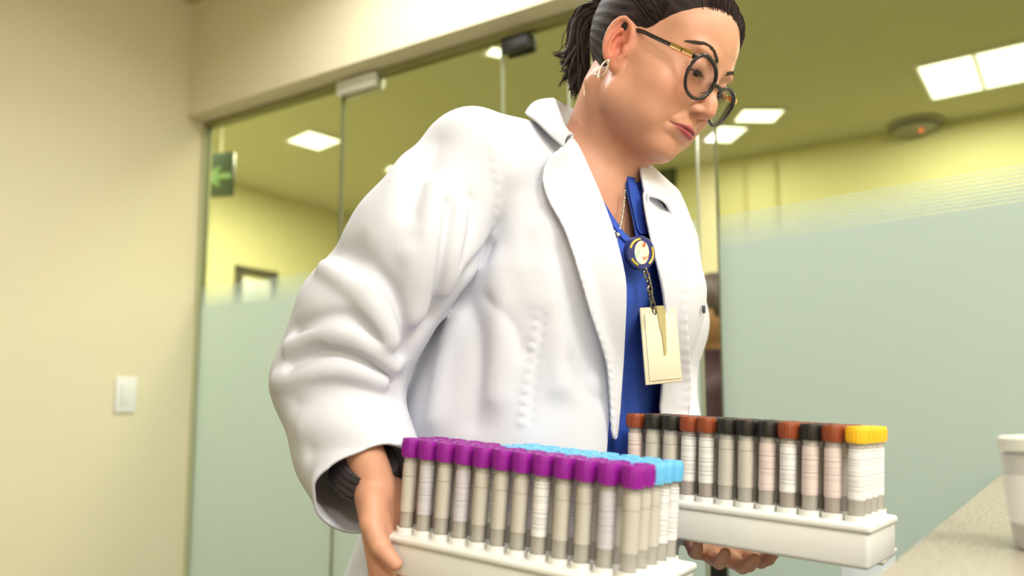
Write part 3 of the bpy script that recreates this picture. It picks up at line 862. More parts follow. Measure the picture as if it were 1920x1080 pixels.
def head_f(q):
    """skin of the head in head-local metres: x her right, y forward, z up"""
    qa = q*np.array([1, 1, 1], f32); ax = np.abs(q[:, 0]); m = np.stack([ax, q[:, 1], q[:, 2]], 1)
    d = ell(q, (0, -.008, .050), (.0735, .092, .080))
    d = smin(d, ell(q, (0, .028, -.008), (.0645, .066, .082)), .03)
    d = smin(d, ell(q, (0, .052, .055), (.056, .040, .046)), .02)                    # forehead
    jaw = capd(m, (.046, .012, -.050), (.012, .065, -.078), .0225, .0170)
    d = smin(d, jaw, .026)
    d = smin(d, ell(m, (.039, .056, -.020), (.027, .027, .027)), .018)                # cheek
    d = smin(d, ell(m, (.036, .050, -.052), (.024, .026, .024)), .018)                # lower cheek
    d = smin(d, ell(q, (0, .038, -.076), (.038, .036, .018)), .018)                   # fullness under the jaw
    d = smin(d, ell(q, (0, .0745, -.0785), (.016, .013, .013)), .012)                   # chin
    d = smin(d, ell(q, (0, .079, -.048), (.026, .018, .020)), .014)                   # muzzle
    d = smin(d, ell(m, (.026, .082, .036), (.022, .010, .007)), .012)                 # brow
    d = smax(d, -ell(m, (.032, .104, .014), (.017, .017, .013)), .012)                # eye socket
    lid = np.minimum(np.sqrt(((m-np.array(EYE[0], f32))**2).sum(1))-.0135, 9)
    d = smin(d, lid, .005)
    # nose
    nb = chain(q, [(0, .083, .026), (0, .095, .006), (0, .1045, -.012), (0, .1080, -.0205)], [.0075, .0072, .0082, .0088], .006)
    d = smin(d, nb, .010)
    d = smin(d, ell(m, (.0118, .0955, -.0250), (.0066, .0095, .0062)), .007)
    d = smin(d, capd(q, (0, .104, -.0265), (0, .094, -.0315), .0042, .0038), .004)
    d = smax(d, -ell(m, (.0090, .0990, -.0320), (.0042, .0072, .0058)), .0015)
    d = d-mouth_relief(m)
    # eye opening
    op = ell(m, (.032, .0935, .0088), (.0122, .009, .0034))
    d = smax(d, -op, .0015)
    # temples
    d = smax(d, -ell(m, (.085, .045, .030), (.018, .028, .022)), .02)
    er = np.full(len(q), .05, f32)
    k = (np.abs(m-EC.astype(f32)) < .06).all(1)
    if k.any():
        er[k] = ear(m[k], 1)
        d = smin(d, er, .006)
    return d
NECK0 = h2w((0, -.028, -.035)); 
def chest_f(P):
    d = torso(P, -.030)
    d = smin(d, chain(P, [NB, SH_R+[.01, 0, .0]], [.052, .040]), .04)
    d = smin(d, chain(P, [NB, SH_L+[-.01, 0, .0]], [.052, .040]), .04)
    return d
def skin_f(P):
    q = w2h(P)
    far = np.sqrt(((q-np.array([0, .01, .01], f32))**2).sum(1))
    d = far-.15
    k = far < .22
    if k.any(): d = d.copy(); d[k] = head_f(q[k])
    nk = chain(P, [NB+[-.005, .005, -.03], NECK0], [.054, .050], .01)
    nk2 = capd(P, NB+BF*.035+[0, 0, -.03], h2w((0, .018, -.060)), .028, .026)
    d = smin(d, nk, .022); d = smin(d, nk2, .03)
    # muscle lines at the side of the neck
    st = capd(P, h2w((.052, -.03, -.045)), NB+BF*.055+[0, 0, -.02], .013, .011)
    d = smin(d, st, .015)
    return smin(d, chest_f(P), .03)
V, Fc = mesh_sdf(skin_f, (-.02, .80, 1.20), (.38, 1.20, 1.66), .0016, 20)
V = relax(V, Fc, 1, .2)
q = (V-HP)@RH
m_ = np.stack([np.abs(q[:, 0]), q[:, 1], q[:, 2]], 1)
base = np.array([.64, .325, .215]); cols = np.tile(base, (len(V), 1))
def blend(w, c): 
    global cols
    cols = cols*(1-w[:, None])+np.array(c)*w[:, None]
def gs(c, r): return np.exp(-((m_-np.array(c))**2/np.array(r)**2).sum(1))
blend(.55*gs((.042, .07, -.015), (.022, .03, .022)), (.62, .22, .14))
blend(.85*gs((.077, -.006, .006), (.012, .022, .036)), (.66, .17, .11))
blend(.35*gs((0, .112, -.02), (.012, .02, .012)), (.60, .20, .12))
blend(.30*gs((.03, .09, .016), (.018, .02, .014)), (.34, .15, .10))
u_, zs_, tU_, tL_ = mouth_curves(m_); fr_ = (m_[:, 1] > .06) & (np.abs(u_) < 1)
dz = np.where(m_[:, 2] > zs_, (zs_+tU_*1.05)-m_[:, 2], m_[:, 2]-(zs_-tL_)); w = np.where(fr_, 1/(1+np.exp(-dz/.0005)), 0)
blend(w*.92, (.38, .055, .085))
w = np.exp(-((m_[:, 2]-zs_)/.0012)**2)*(np.abs(u_) < 1.05)*(m_[:, 1] > .06); blend(w*.75, (.10, .018, .02))
nz = .5+.5*np.sin(q[:, 0]*140+3*np.sin(q[:, 1]*90))*np.sin(q[:, 2]*120+2*np.sin(q[:, 0]*70)); cols *= (1-.05*nz)[:, None]
me = np_mesh('body', V, Fc); vcol(me, cols)
skinm = attr_mat('skin', .45, sss=.12, bump=.12, bscale=900, spec=.35)

# ------------------------------------------------------------------ hands
def hand_local(q, s, curl, thumb):
    """q: metres; y along the fingers, z out of the back of the hand, thumb on the -x*s side"""
    X = q*np.array([s, 1, 1], f32)      # thumb now at -x
    pr_ = [((-.012, -.035, 0), .024), ((-.010, -.005, 0), .0225)]
    d = capd(X, (-.002, -.036, 0), (0, -.005, 0), .0215, .022)
    # palm from four metacarpal rays
    kn = [(-.030, .078, .003), (-.010, .084, .006), (.011, .079, .004), (.030, .069, -.001)]
    for i, k in enumerate(kn):
        root = ((-.016, -.006, .010, .018)[i], .008, 0)
        d = smin(d, capd(X, root, k, .0145, .0100), .012)
    d = smin(d, ell(X, (-.024, .030, -.010), (.014, .030, .012)), .010)
    d = smin(d, ell(X, (.024, .028, -.009), (.012, .030, .011)), .010)
    Ls = [(.042, .025, .021), (.046, .029, .022), (.043, .027, .021), (.034, .020, .019)]
    Rr = [(.0092, .0082, .0074, .0062), (.0094, .0084, .0075, .0063), (.0090, .0080, .0072, .0060), (.0080, .0071, .0064, .0055)]
    for i in range(4):
        p = np.array(kn[i], float); a = 0.0; sp = (-.10, -.02, .06, .15)[i]; pts = [p]
        for j in range(3):
            a += curl[i][j]
            dr = np.array([math.sin(sp)*math.cos(a), math.cos(sp)*math.cos(a), -math.sin(a)]); p = p+dr*Ls[i][j]; pts.append(p)
        e = chain(X, pts, Rr[i], .002); d = smin(d, e, .003)
    t = [np.array(v, float) for v in thumb]
    d = smin(d, chain(X, t, (.0150, .0115, .0100, .0078), .004), .006)
    return d
def frame(y, z):
    y = np.array(y, float); y /= np.linalg.norm(y); z = np.array(z, float); z -= y*(z@y); z /= np.linalg.norm(z)
    return np.stack([np.cross(y, z), y, z], 1)
def make_hand(W_, R_, s, curl, thumb, h=.0019):
    Vh, Fh = mesh_sdf(lambda P: hand_local(P, s, curl, thumb), (-.085, -.085, -.11), (.085, .20, .05), h, 16)
    Vh = relax(Vh, Fh, 1, .25)
    c = np.tile(np.array([.64, .325, .215]), (len(Vh), 1))
    kn = np.exp(-((Vh[:, 1]-.08)/.012)**2)*(Vh[:, 2] > 0); c = c*(1-.3*kn[:, None])+np.array([.62, .22, .14])*.3*kn[:, None]
    return W_+Vh@R_.T, Fh, c
RW = at(707, 918, .871); RR = frame((.30, -.02, -.92), (-.84, .50, -.10))
hR = make_hand(RW, RR, 1, [(.75, .75, .35), (.8, .75, .35), (.8, .8, .4), (.85, .8, .4)], [(-.016, .012, -.004), (-.034, .030, -.010), (-.042, .054, -.020), (-.040, .074, -.030)])
LW = np.array([.255, 1.065, .890]); LR_ = frame((-.03, -1, -.06), (0, .06, -1))
hL = make_hand(LW, LR_, -1, [(.10, .25, .2), (.08, .22, .2), (.10, .25, .2), (.15, .28, .2)], [(-.018, .012, -.004), (-.044, .034, -.006), (-.058, .060, -.006), (-.060, .086, -.008)])
# arms, trunk and legs under the clothes
ANK = [np.array([-.03, 1.05, .09]), np.array([.07, 1.20, .09])]
HIPJ = [np.array([-.05, 1.06, .84]), np.array([.075, 1.18, .84])]
KNEE = [np.array([-.02, 1.03, .47]), np.array([.09, 1.16, .47])]
def under_f(P):
    d = torso(P, -.055)
    d = smax(d, .75-P[:, 2], .03)
    d = smin(d, chain(P, [NB-[0, 0, .03], SH_R-[0, 0, .02], ARM[2], ARM[3]-np.array([0, 0, -.01]), (ARM[4]+ARM[5])/2, RW+RR@np.array([0, -.02, 0])], [.045, .042, .040, .034, .025, .019]), .02)
    d = smin(d, chain(P, [NB-[0, 0, .03], SH_L-[0, 0, .02], ARM_L[1], ARM_L[2], ARM_L[3], LW+LR_@np.array([0, -.03, 0])], [.045, .042, .038, .034, .030, .024]), .02)
    for i in range(2): d = smin(d, chain(P, [HIPJ[i], KNEE[i], ANK[i]], [.08, .05, .035]), .03)
    return d
Vu, Fu = mesh_sdf(under_f, (-.36, .78, .06), (.40, 1.45, 1.42), .011, 12)
offn = 0; VV = []; FF = []; CC = []
for (v, f, c) in ((V, Fc, cols), hR, hL, (Vu, Fu, np.tile(base, (len(Vu), 1)))):
    VV.append(v); FF.append(np.asarray(f)+offn); CC.append(c); offn += len(v)
me = np_mesh('body', np.concatenate(VV), np.concatenate(FF)); vcol(me, np.concatenate(CC))
body = pchild(link('body', me, skinm, None, True))

# dark tube added inside the right coat cuff
mb = MB()
w0 = (ARM[4]+ARM[5])/2; w1 = RW+RR@np.array([.003, -.034, 0])
d_ = (w1-w0)
pts = [w0+d_*t for t in np.linspace(0, 1, 14)]
mb.tube(pts, [.040-.008*t+.0008*math.sin(t*60) for t in np.linspace(0, 1, 14)], 28)
pchild(mb.build('undershirt_sleeve', mat('dark_knit', (.045, .035, .04), .9, noise=.25, nscale=300, bump=.4, bscale=700), None, True))
# trousers and shoes
def trouser_f(P):
    d = None
    for i in range(2):
        e = chain(P, [HIPJ[i]+[0, 0, .04], KNEE[i], ANK[i]-[0, 0, .03]], [.105, .075, .075], .03); d = e if d is None else smin(d, e, .03)
    d = smin(d, ell(P, ((HIPJ[0]+HIPJ[1])/2+[0, 0, .06]), (.15, .14, .12)), .04)
    return smax(d, .075-P[:, 2], .008)
Vt, Ft = mesh_sdf(trouser_f, (-.26, .84, .05), (.30, 1.40, 1.0), .009, 12)
pchild(link('trousers', np_mesh('trousers', Vt, Ft), blue, None, True))
def shoe_mesh(ank):
    f = np.array([.7071, -.7071, 0])
    def sf(P):
        d = chain(P, [ank-f*.03+[0, 0, -.05], ank+f*.06+[0, 0, -.052], ank+f*.14+[0, 0, -.058]], [.038, .042, .030], .02)
        d = smin(d, capd(P, ank+[0, 0, -.05], ank+[0, 0, .0], .04, .04), .02)
        return smax(smax(d, .004-P[:, 2], .004), P[:, 2]-.085, .006)
    return mesh_sdf(sf, ank-[.2, .25, .12], ank+[.22, .2, .1], .006, 12)
for i in range(2):
    Vsh, Fsh = shoe_mesh(ANK[i]); pchild(link('shoe', np_mesh('shoe', Vsh, Fsh), mat('white_leather', (.7, .7, .68), .5, noise=.03), None, True))

# ------------------------------------------------------------------ eyes
HM = Matrix.Translation(Vector(HP)) @ Matrix([list(r) for r in RH]).to_4x4()
def hchild(o, parent=person):
    o.parent = parent
    if parent is person: o.matrix_parent_inverse = Matrix.Translation(-Vector(person.location))
    o.matrix_basis = HM; return o
white_eye = mat('eye_white', (.72, .68, .64), .15, noise=.02, spec=.6)
iris_m = mat('brown_iris', (.035, .016, .008), .12, noise=.2, nscale=400, spec=.7)
hairm_dark = mat('brow_hair', (.022, .013, .010), .6, noise=.3, nscale=300)
for s in (1, -1):
    e = MB().sphere((.0315*s, .0802, .0155), .0122, 24).build('eyeball', white_eye, None, True); hchild(e)
    ir = MB()
    dirv = Vector((.08*s, .80, -.52)).normalized(); rot = dirv.to_track_quat('Z', 'Y').to_matrix()
    ir.lathe([(0, .0127), (.002, .0126), (.0045, .0117), (.0058, .0110), (.0060, .0105)], 24, (.0315*s, .0802, .0155), rot)
    hchild(ir.build('iris', iris_m, None, True))
    # lashes along the upper lid edge
    lb = MB()
    for k in range(26):
        t = k/25; x = (.0205+.0235*t)*s; zz = .0118-.0026*(2*t-1)**2-.0012*t
        dx = x-.0315*s; rr = .0140**2-dx*dx-(zz-.016)**2
        y = .080+math.sqrt(max(rr, .00001))
        p0 = Vector((x, y, zz)); p1 = p0+Vector((.002*(2*t-.8)*s, .0036, -.0022)); p2 = p1+Vector((.001*s*(2*t-.8), .0026, .0006))
        lb.tube([p0, p1, p2], [.00022, .00016, .00006], 4)
    lb.tube([Vector(((.0200+.0245*t)*s, .080+math.sqrt(max(.0139**2-((.0200+.0245*t)-.0315)**2-(.0118-.0026*(2*t-1)**2-.0012*t-.016)**2, 1e-6)), .0118-.0026*(2*t-1)**2-.0012*t)) for t in np.linspace(0, 1, 12)], .00055, 6)
    hchild(lb.build('eyelashes', hairm_dark, None, True))
    # brow: short hairs laid along the arch
    bb = MB(); rnd = random.Random(5+s)
    arch = smooth_line(np.array([(.014, .0, .0330), (.022, 0, .0385), (.033, 0, .0430), (.043, 0, .0420), (.050, 0, .0370)]), 2)
    for k in range(150):
        t = rnd.random()*(len(arch)-1.01); i = int(t); p = arch[i]*(1-(t-i))+arch[i+1]*(t-i)
        u = t/(len(arch)-1); wid = .0026*(1-.85*u)
        p = p+np.array([0, 0, rnd.uniform(-wid, wid)])
        dv = np.array([.007, 0, .0035-.007*u+rnd.uniform(-.001, .001)])
        L_ = []
        for j in range(3):
            qx = p+dv*j/2*.8; Q = np.array([[qx[0], .14, qx[2]]], f32)
            for _ in range(40): Q[:, 1] -= np.maximum(head_f(Q)-.0004, 0)*.8
            L_.append(Vector((float(Q[0, 0])*s, float(Q[0, 1]), float(Q[0, 2]))))
        bb.tube(L_, [.00045, .0004, .00015], 4)
    hchild(bb.build('eyebrow', hairm_dark, None, True))

# ------------------------------------------------------------------ hair
def hair_mat():
    m, nt, b = new_mat('brown_hair')
    N = nt.nodes; Lk = nt.links
    tc = N.new('ShaderNodeTexCoord'); sx = N.new('ShaderNodeSeparateXYZ'); Lk.new(tc.outputs['Object'], sx.inputs[0])
    sb = N.new('ShaderNodeMath'); sb.operation = 'SUBTRACT'; sb.inputs[1].default_value = .035; Lk.new(sx.outputs[2], sb.inputs[0])
    an = N.new('ShaderNodeMath'); an.operation = 'ARCTAN2'; Lk.new(sx.outputs[0], an.inputs[0]); Lk.new(sb.outputs[0], an.inputs[1])
    cb_ = N.new('ShaderNodeCombineXYZ')
    m1 = N.new('ShaderNodeMath'); m1.operation = 'MULTIPLY'; m1.inputs[1].default_value = 26; Lk.new(an.outputs[0], m1.inputs[0])
    m2 = N.new('ShaderNodeMath'); m2.operation = 'MULTIPLY'; m2.inputs[1].default_value = 14; Lk.new(sx.outputs[1], m2.inputs[0])
    Lk.new(m1.outputs[0], cb_.inputs[0]); Lk.new(m2.outputs[0], cb_.inputs[1])
    nz_ = N.new('ShaderNodeTexNoise'); nz_.inputs['Scale'].default_value = 2.2; nz_.inputs['Detail'].default_value = 6; Lk.new(cb_.outputs[0], nz_.inputs['Vector'])
    cr = N.new('ShaderNodeValToRGB'); Lk.new(nz_.outputs['Fac'], cr.inputs[0])
    cr.color_ramp.elements[0].position = .35; cr.color_ramp.elements[0].color = (.012, .007, .007, 1)
    cr.color_ramp.elements[1].position = .70; cr.color_ramp.elements[1].color = (.045, .027, .025, 1)
    Lk.new(cr.outputs[0], b.inputs['Base Color'])
    bp = N.new('ShaderNodeBump'); bp.inputs['Strength'].default_value = .7; bp.inputs['Distance'].default_value = .0015
    Lk.new(nz_.outputs['Fac'], bp.inputs['Height']); Lk.new(bp.outputs[0], b.inputs['Normal'])
    setin(b, 'Roughness', .62); setin(b, 'Specular IOR Level', .18); return m
hm = hair_mat()
HY = [-.13, -.09, -.05, -.03, -.015, 0, .010, .018, .024, .030, .042, .055, .068, .080, .090, .11]
HZ = [-.072, -.068, -.062, -.050, -.030, .010, .024, .024, .030, .038, .050, .062, .076, .088, .098, .104]
def hair_g(q): return q[:, 2]-np.interp(q[:, 1], HY, HZ)+.022*(q[:, 0] < -.02)*np.clip((q[:, 1]-.02)/.03, 0, 1)
def cran(q):
    d = ell(q, (0, -.008, .050), (.0735, .092, .080))
    d = smin(d, ell(q, (0, .028, -.008), (.0645, .066, .082)), .03)
    d = smin(d, ell(q, (0, .052, .055), (.056, .040, .046)), .02)
    m = np.stack([np.abs(q[:, 0]), q[:, 1], q[:, 2]], 1)
    return smax(d, -ell(m, (.085, .045, .030), (.018, .028, .022)), .02)
def hair_f(q):
    g = np.clip(hair_g(q)/.035, -.5, 1); g = np.where(g > 0, g*g*(3-2*g), g*1.2)
    ph = np.arctan2(q[:, 0], q[:, 2]-.035)
    off = -.0012+.0085*g+0.0005*np.sin(ph*38+np.sin(q[:, 1]*60))*np.clip(g, 0, 1)
    return cran(q)-off
V, Fc = mesh_sdf(hair_f, (-.10, -.13, -.11), (.10, .11, .16), .0021, 16)
qv = V.astype(f32); g = hair_g(qv)+.006
V, Fcl = clip_mesh(V, Fc, g)
hair = hchild(link('hair', np_mesh('hair', V, Fcl), hm, None, True))
# fine strands on the cap that run back to the tie, and baby hairs at the hairline
st = MB(); rnd = random.Random(3)
PONY = np.array([0, -.098, .060])
for k in range(240):
    s = rnd.choice((1, 1, 1, -1)); y0 = rnd.uniform(.034, .080)
    z0 = np.interp(y0, HY, HZ)+rnd.uniform(-.001, .02)
    Q = np.array([[.09*s*math.cos(y0*14), y0, z0]], f32) if y0 < .06 else np.array([[rnd.uniform(-.055, .055), .10, z0]], f32)
    pts = []
    cen = np.array([0, min(y0, .02), .04], f32)
    dirq = Q[0]-cen
    if y0 >= .05: dirq = np.array([rnd.uniform(-.055, .055), .085, z0-.03], f32)
    else: dirq = np.array([.08*s, y0-cen[1]*.5, z0-cen[2]], f32)
    dirq /= np.linalg.norm(dirq)
    pd_ = PONY/np.linalg.norm(PONY-[0, 0, .03])
    tgt = np.array([0, -.9, .25]); tgt /= np.linalg.norm(tgt)
    n = 14; lift = rnd.uniform(.0002, .0013)
    for j in range(n):
        t = j/(n-1)*.85; v = dirq*(1-t)+tgt*t+np.array([0, 0, .25*math.sin(math.pi*t)*abs(dirq[1])]); v /= np.linalg.norm(v)
        P = (np.array([0, .0, .035])+v*.16).astype(f32)[None]
        for _ in range(30): P -= (v*np.maximum(hair_f(P)-lift, 0)[0]*.8).astype(f32)
        pts.append(Vector(map(float, P[0])))
    st.tube(pts, [.0001+.0005*math.sin(math.pi*min(1, .15+i/(n-1))) for i in range(n)], 4)
hchild(st.build('hair_strands', hm, hair, True), hair); bpy.data.objects['hair_strands'].matrix_basis = Matrix()
# ponytail
pt = MB(); rnd = random.Random(11)
tips = [(1078, 186), (1084, 172), (1092, 160), (1070, 160), (1062, 148), (1047, 161), (1056, 122), (1037, 104), (1064, 100), (1075, 175), (1098, 150), (1088, 182), (1058, 135), (1100, 138)]
wts = [3, 3, 4, 3, 3, 1, 2, 1, 3, 3, 4, 3, 3, 3]
tie = h2w((.004, -.104, .080))
def clump(tip, r0, jitter, n=12):
    Y = 1.07+rnd.uniform(-.03, .03)
    T = at(tip[0], tip[1], Y); S = tie+np.array([rnd.uniform(-.012, .012), rnd.uniform(-.012, .012), rnd.uniform(-.012, .012)])
    mid = at(1085+rnd.uniform(-20, 24), 30+rnd.uniform(-22, 22), 1.06+rnd.uniform(-.02, .02))
    mid2 = at(tip[0]*.55+1090*.45+rnd.uniform(-8, 8), tip[1]*.6+38+rnd.uniform(-8, 8), Y)
    C_ = np.array([S, mid, mid2, T]); C_ = smooth_line(C_, 3)
    wv = rnd.uniform(.0, .0022); ph = rnd.uniform(0, 6)
    L_ = []
    for i, c in enumerate(C_): L_.append(Vector(c)+Vector((wv*math.sin(i*.7+ph), wv*math.cos(i*.6+ph), 0)))
    m_n = len(L_)
    pt.tube(L_, [max(.0002, r0*(1-.2*(i/(m_n-1)))*(1-(i/(m_n-1))**3)) for i in range(m_n)], 6)
for i, tp in enumerate(tips):
    for k in range(wts[i]*2): clump((tp[0]+rnd.uniform(-9, 9)*(wts[i] > 1), tp[1]+rnd.uniform(-14, 3)*(wts[i] > 1)), rnd.uniform(.0022, .0048), 0)
    for k in range(wts[i]*6): clump((tp[0]+rnd.uniform(-7, 7)*(.4+.6*(wts[i] > 1)), tp[1]+rnd.uniform(-10, 6)), rnd.uniform(.0005, .0011), 0)
hm2 = mat('ponytail_hair', (.030, .018, .016), .55, spec=.25, noise=.45, nscale=60)
pchild(pt.build('ponytail', hm2, None, True))
tb = MB(); tb.tube([Vector(tie)+Vector(RH@(np.array([math.cos(a)*.017, 0, math.sin(a)*.017]))) for a in np.linspace(0, 2*math.pi, 24, endpoint=False)], .004, 8, True)
pchild(tb.build('hair_tie', M['black'], None, True))

# ------------------------------------------------------------------ glasses
gl = empty('eyeglasses', (0, 0, 0)); gl.matrix_world = HM
frm = mat('dark_tortoise_frame', (.018, .014, .014), .22, noise=.5, nscale=120, spec=.6)
gold = mat('polished_gold', (.85, .60, .28), .18, 1.0, noise=.05, nscale=60)
lens_m = glass_mat('lens_glass', (.97, .97, .98), 1.3)
LC = np.array([.0340, .1010, .0048]); tl = math.radians(-9); wr = math.radians(7)
def lens_pt(u, v, s, o=0.0):
    y = math.sin(tl)*(-v)+o-abs(u+.005)*0; p = np.array([u, 0, v*math.cos(tl)])
    p[1] = -v*math.sin(tl)*-1
    x = LC[0]+p[0]*math.cos(wr); yy = LC[1]+v*.16-(p[0]+.02)*math.sin(wr)+o
    return Vector((x*s, yy, LC[2]+p[2]+.10*(x*s-.0335)))
def outline(t):
    c, s_ = math.cos(t), math.sin(t)
    u = .0262*math.copysign(abs(c)**.86, c); v = .0222*math.copysign(abs(s_)**.88, s_)
    if s_ > 0: u += .0018*s_; v += .0016*max(0, c)*s_
    else: u *= 1-.10*abs(s_)
    return u, v
for s in (1, -1):
    rim = MB(); rim.tube([lens_pt(*outline(t), s) for t in np.linspace(0, 2*math.pi, 56, endpoint=False)], [.0021+.0006*max(0, math.sin(t)) for t in np.linspace(0, 2*math.pi, 56, endpoint=False)], 10, True)
    rim.build('rim', frm, gl, True)
    ln = MB(); cv = [ln.bm.verts.new(lens_pt(0, 0, s, .0015))]
    rg = [ln.bm.verts.new(lens_pt(*outline(t), s)) for t in np.linspace(0, 2*math.pi, 56, endpoint=False)]
    for i in range(56): ln.bm.faces.new((cv[0], rg[i], rg[(i+1) % 56]))
    lo_ = ln.build('lens', lens_m, gl, True); solid(lo_, .0015)
    h0 = lens_pt(.0255, .011, s); tp = MB()
    h1 = Vector((.0640*s, .094, .0185)); h2 = Vector((.0725*s, .040, .0235)); h3 = Vector((.0735*s, .012, .0275)); h4 = Vector((.0640*s, -.010, .0240)); h5 = Vector((.0550*s, -.026, .012))
    line = smooth_line(np.array([h0, h1, h1.lerp(h2, .4), h2, h3, h4, h5]), 2)
    tp.tube(line, [.0030]*4+[.0027]*(len(line)-4), 8, flat=.6)
    tpo = tp.build('temple_arm', frm, gl, True)
    gb = MB()
    a0 = Vector(h1).lerp(h2, -.02); a1 = Vector(h1).lerp(h2, .25); a2 = Vector(h1).lerp(h2, .28); a3 = Vector(h1).lerp(h2, .56)
    gb.tube([a0, a1], .0040, 10, flat=.8); gb.tube([a2, a3], .0038, 10, flat=.8)
    gb.build('gold_inlay', gold, tpo, True)
    npd = MB(); pz = lens_pt(-.020, -.006, s); npd.tube([pz, pz+Vector((-.002*s, -.005, -.002)), pz+Vector((-.003*s, -.009, -.003))], .0006, 6); npd.sphere(pz+Vector((-.003*s, -.010, -.004)), .0028, 10, (1, 1, 1))
    npd.build('nose_pad', frm, gl, True)
br = MB(); b0 = lens_pt(-.0225, .006, 1); b1 = lens_pt(-.0225, .006, -1)
br.tube([b0, b0.lerp(b1, .25)+Vector((0, .003, .002)), b0.lerp(b1, .5)+Vector((0, .004, .003)), b0.lerp(b1, .75)+Vector((0, .003, .002)), b1], .0023, 8)
br.build('bridge', frm, gl, True)
tag(gl, 'dark rounded eyeglasses with gold inlays low on the nose', 'glasses')

# ------------------------------------------------------------------ jewellery
ea = empty('hoop_earring', (0, 0, 0)); ea.matrix_world = HM
lob = Vector((.079, -.003, -.021))
er = MB(); er.tube([lob+Vector((.0010, .0052*math.cos(t), -.0105+.0115*math.sin(t))) for t in np.linspace(0, 2*math.pi, 32, endpoint=False)], .0012, 8, True)
er.build('hoop', gold, ea, True)
er2 = MB(); er2.tube([lob+Vector((.0036, .0020+.0045*math.cos(t), -.0110+.0105*math.sin(t))) for t in np.linspace(0, 2*math.pi, 32, endpoint=False)], .0009, 8, True)
er2.build('inner_hoop', M['steel'], ea, True)
MB().sphere(lob+Vector((.002, .002, 0)), .0024, 12).build('stud', M['steel'], ea, True)
er3 = MB(); er3.sphere(lob+Vector((.003, -.006, -.0205)), .0022, 10); er3.build('bead', M['steel'], ea, True)
tag(ea, 'gold double hoop earring hanging from the ear', 'earring')
def wear_f(P): return np.minimum(scrub_f(P), skin_f(P))
nk = MB()
for path in ([(1106, 330), (1113, 348), (1122, 372), (1131, 396), (1140, 418), (1150, 432), (1158, 440)], [(1171, 358), (1170, 380), (1167, 403), (1163, 424), (1158, 440)], [(1158, 440), (1155, 452), (1156, 466), (1160, 482)]):
    L_ = smooth_line(path, 2); Pn, ok = trace(wear_f, L_, off=.0025)
    s_ = np.r_[0, np.cumsum(np.linalg.norm(np.diff(Pn, axis=0), axis=1))]
    for k, t in enumerate(np.arange(0, s_[-1], .0042)):
        c = [np.interp(t, s_, Pn[:, j]) for j in range(3)]; nk.sphere(c, .0016 if k % 3 else .0022, 8)
Pn, ok = trace(wear_f, [(1158, 441), (1161, 488)], off=.004)
nk.sphere(Pn[0], .0032, 12); nk.sphere(Pn[1], .0026, 10, (1, 1, 1.6))
nko = nk.build('beaded_necklace', mat('silver_gold_beads', (.82, .74, .60), .2, .9, noise=.2, nscale=200), None, True)
tag(nko, 'fine silver beaded necklace with a drop at the open neckline', 'necklace')

# ------------------------------------------------------------------ badge reel with card
def front_pt(px, py, off):
    P, ok = trace(lambda P: np.minimum(scrub_f(P), torso_soft(P)+.004), [(px, py)], off=off); return P[0]
nf = np.array([.42, -.90, -.05]); nf /= np.linalg.norm(nf)
upv = np.array([0, 0, 1.]); rtv = np.cross(upv, nf); rtv /= np.linalg.norm(rtv); upv = np.cross(nf, rtv)
BR = Matrix([[rtv[i], upv[i], nf[i]] for i in range(3)])
bc = front_pt(1201, 474, .012)
bd = empty('badge_reel', bc); bd.rotation_mode = 'QUATERNION'; bd.rotation_quaternion = BR.to_quaternion()
navy = mat('navy_plastic_reel', (.012, .022, .16), .25, noise=.05, spec=.6)
MB().lathe([(0, -.008), (.018, -.008), (.0200, -.005), (.0200, .000), (.0185, .002), (0, .002)], 36).build('reel_case', navy, bd, True)
def picture_mat():
    m, nt, b = new_mat('badge_picture'); N = nt.nodes; Lk = nt.links
    tc = N.new('ShaderNodeTexCoord'); v = N.new('ShaderNodeTexVoronoi'); v.inputs['Scale'].default_value = 150; Lk.new(tc.outputs['Object'], v.inputs['Vector'])
    n_ = N.new('ShaderNodeTexNoise'); n_.inputs['Scale'].default_value = 110; n_.inputs['Detail'].default_value = 1; Lk.new(tc.outputs['Object'], n_.inputs['Vector'])
    cr = N.new('ShaderNodeValToRGB'); Lk.new(n_.outputs['Fac'], cr.inputs[0]); cr.color_ramp.interpolation = 'EASE'
    E_ = cr.color_ramp.elements; E_[0].position = .30; E_[0].color = (.35, .55, .45, 1); E_[1].position = .50; E_[1].color = (.82, .78, .62, 1)
    x = E_.new(.60); x.color = (.80, .72, .50, 1); x = E_.new(.72); x.color = (.62, .10, .05, 1)
    Lk.new(cr.outputs[0], b.inputs['Base Color']); setin(b, 'Roughness', .3); return m
o = MB().lathe([(0, .0022), (.0120, .0022), (.0120, .0028), (0, .0030)], 36).build('picture_disc', picture_mat(), bd, True); o.scale = (.82, 1.12, 1)
yel = mat('yellow_rim', (.75, .52, .04), .4, noise=.1)
for k, (a0, a1) in enumerate(((1.7, 2.9), (-.9, .5), (-2.6, -1.9))):
    mb = MB(); mb.tube([(.0155*math.cos(a), .0155*math.sin(a), .0024) for a in np.linspace(a0, a1, 10)], .0013, 6); mb.build('rim_mark', yel, bd, True)
tag(bd, 'round navy badge reel with a small coloured picture clipped at the neckline', 'badge reel')
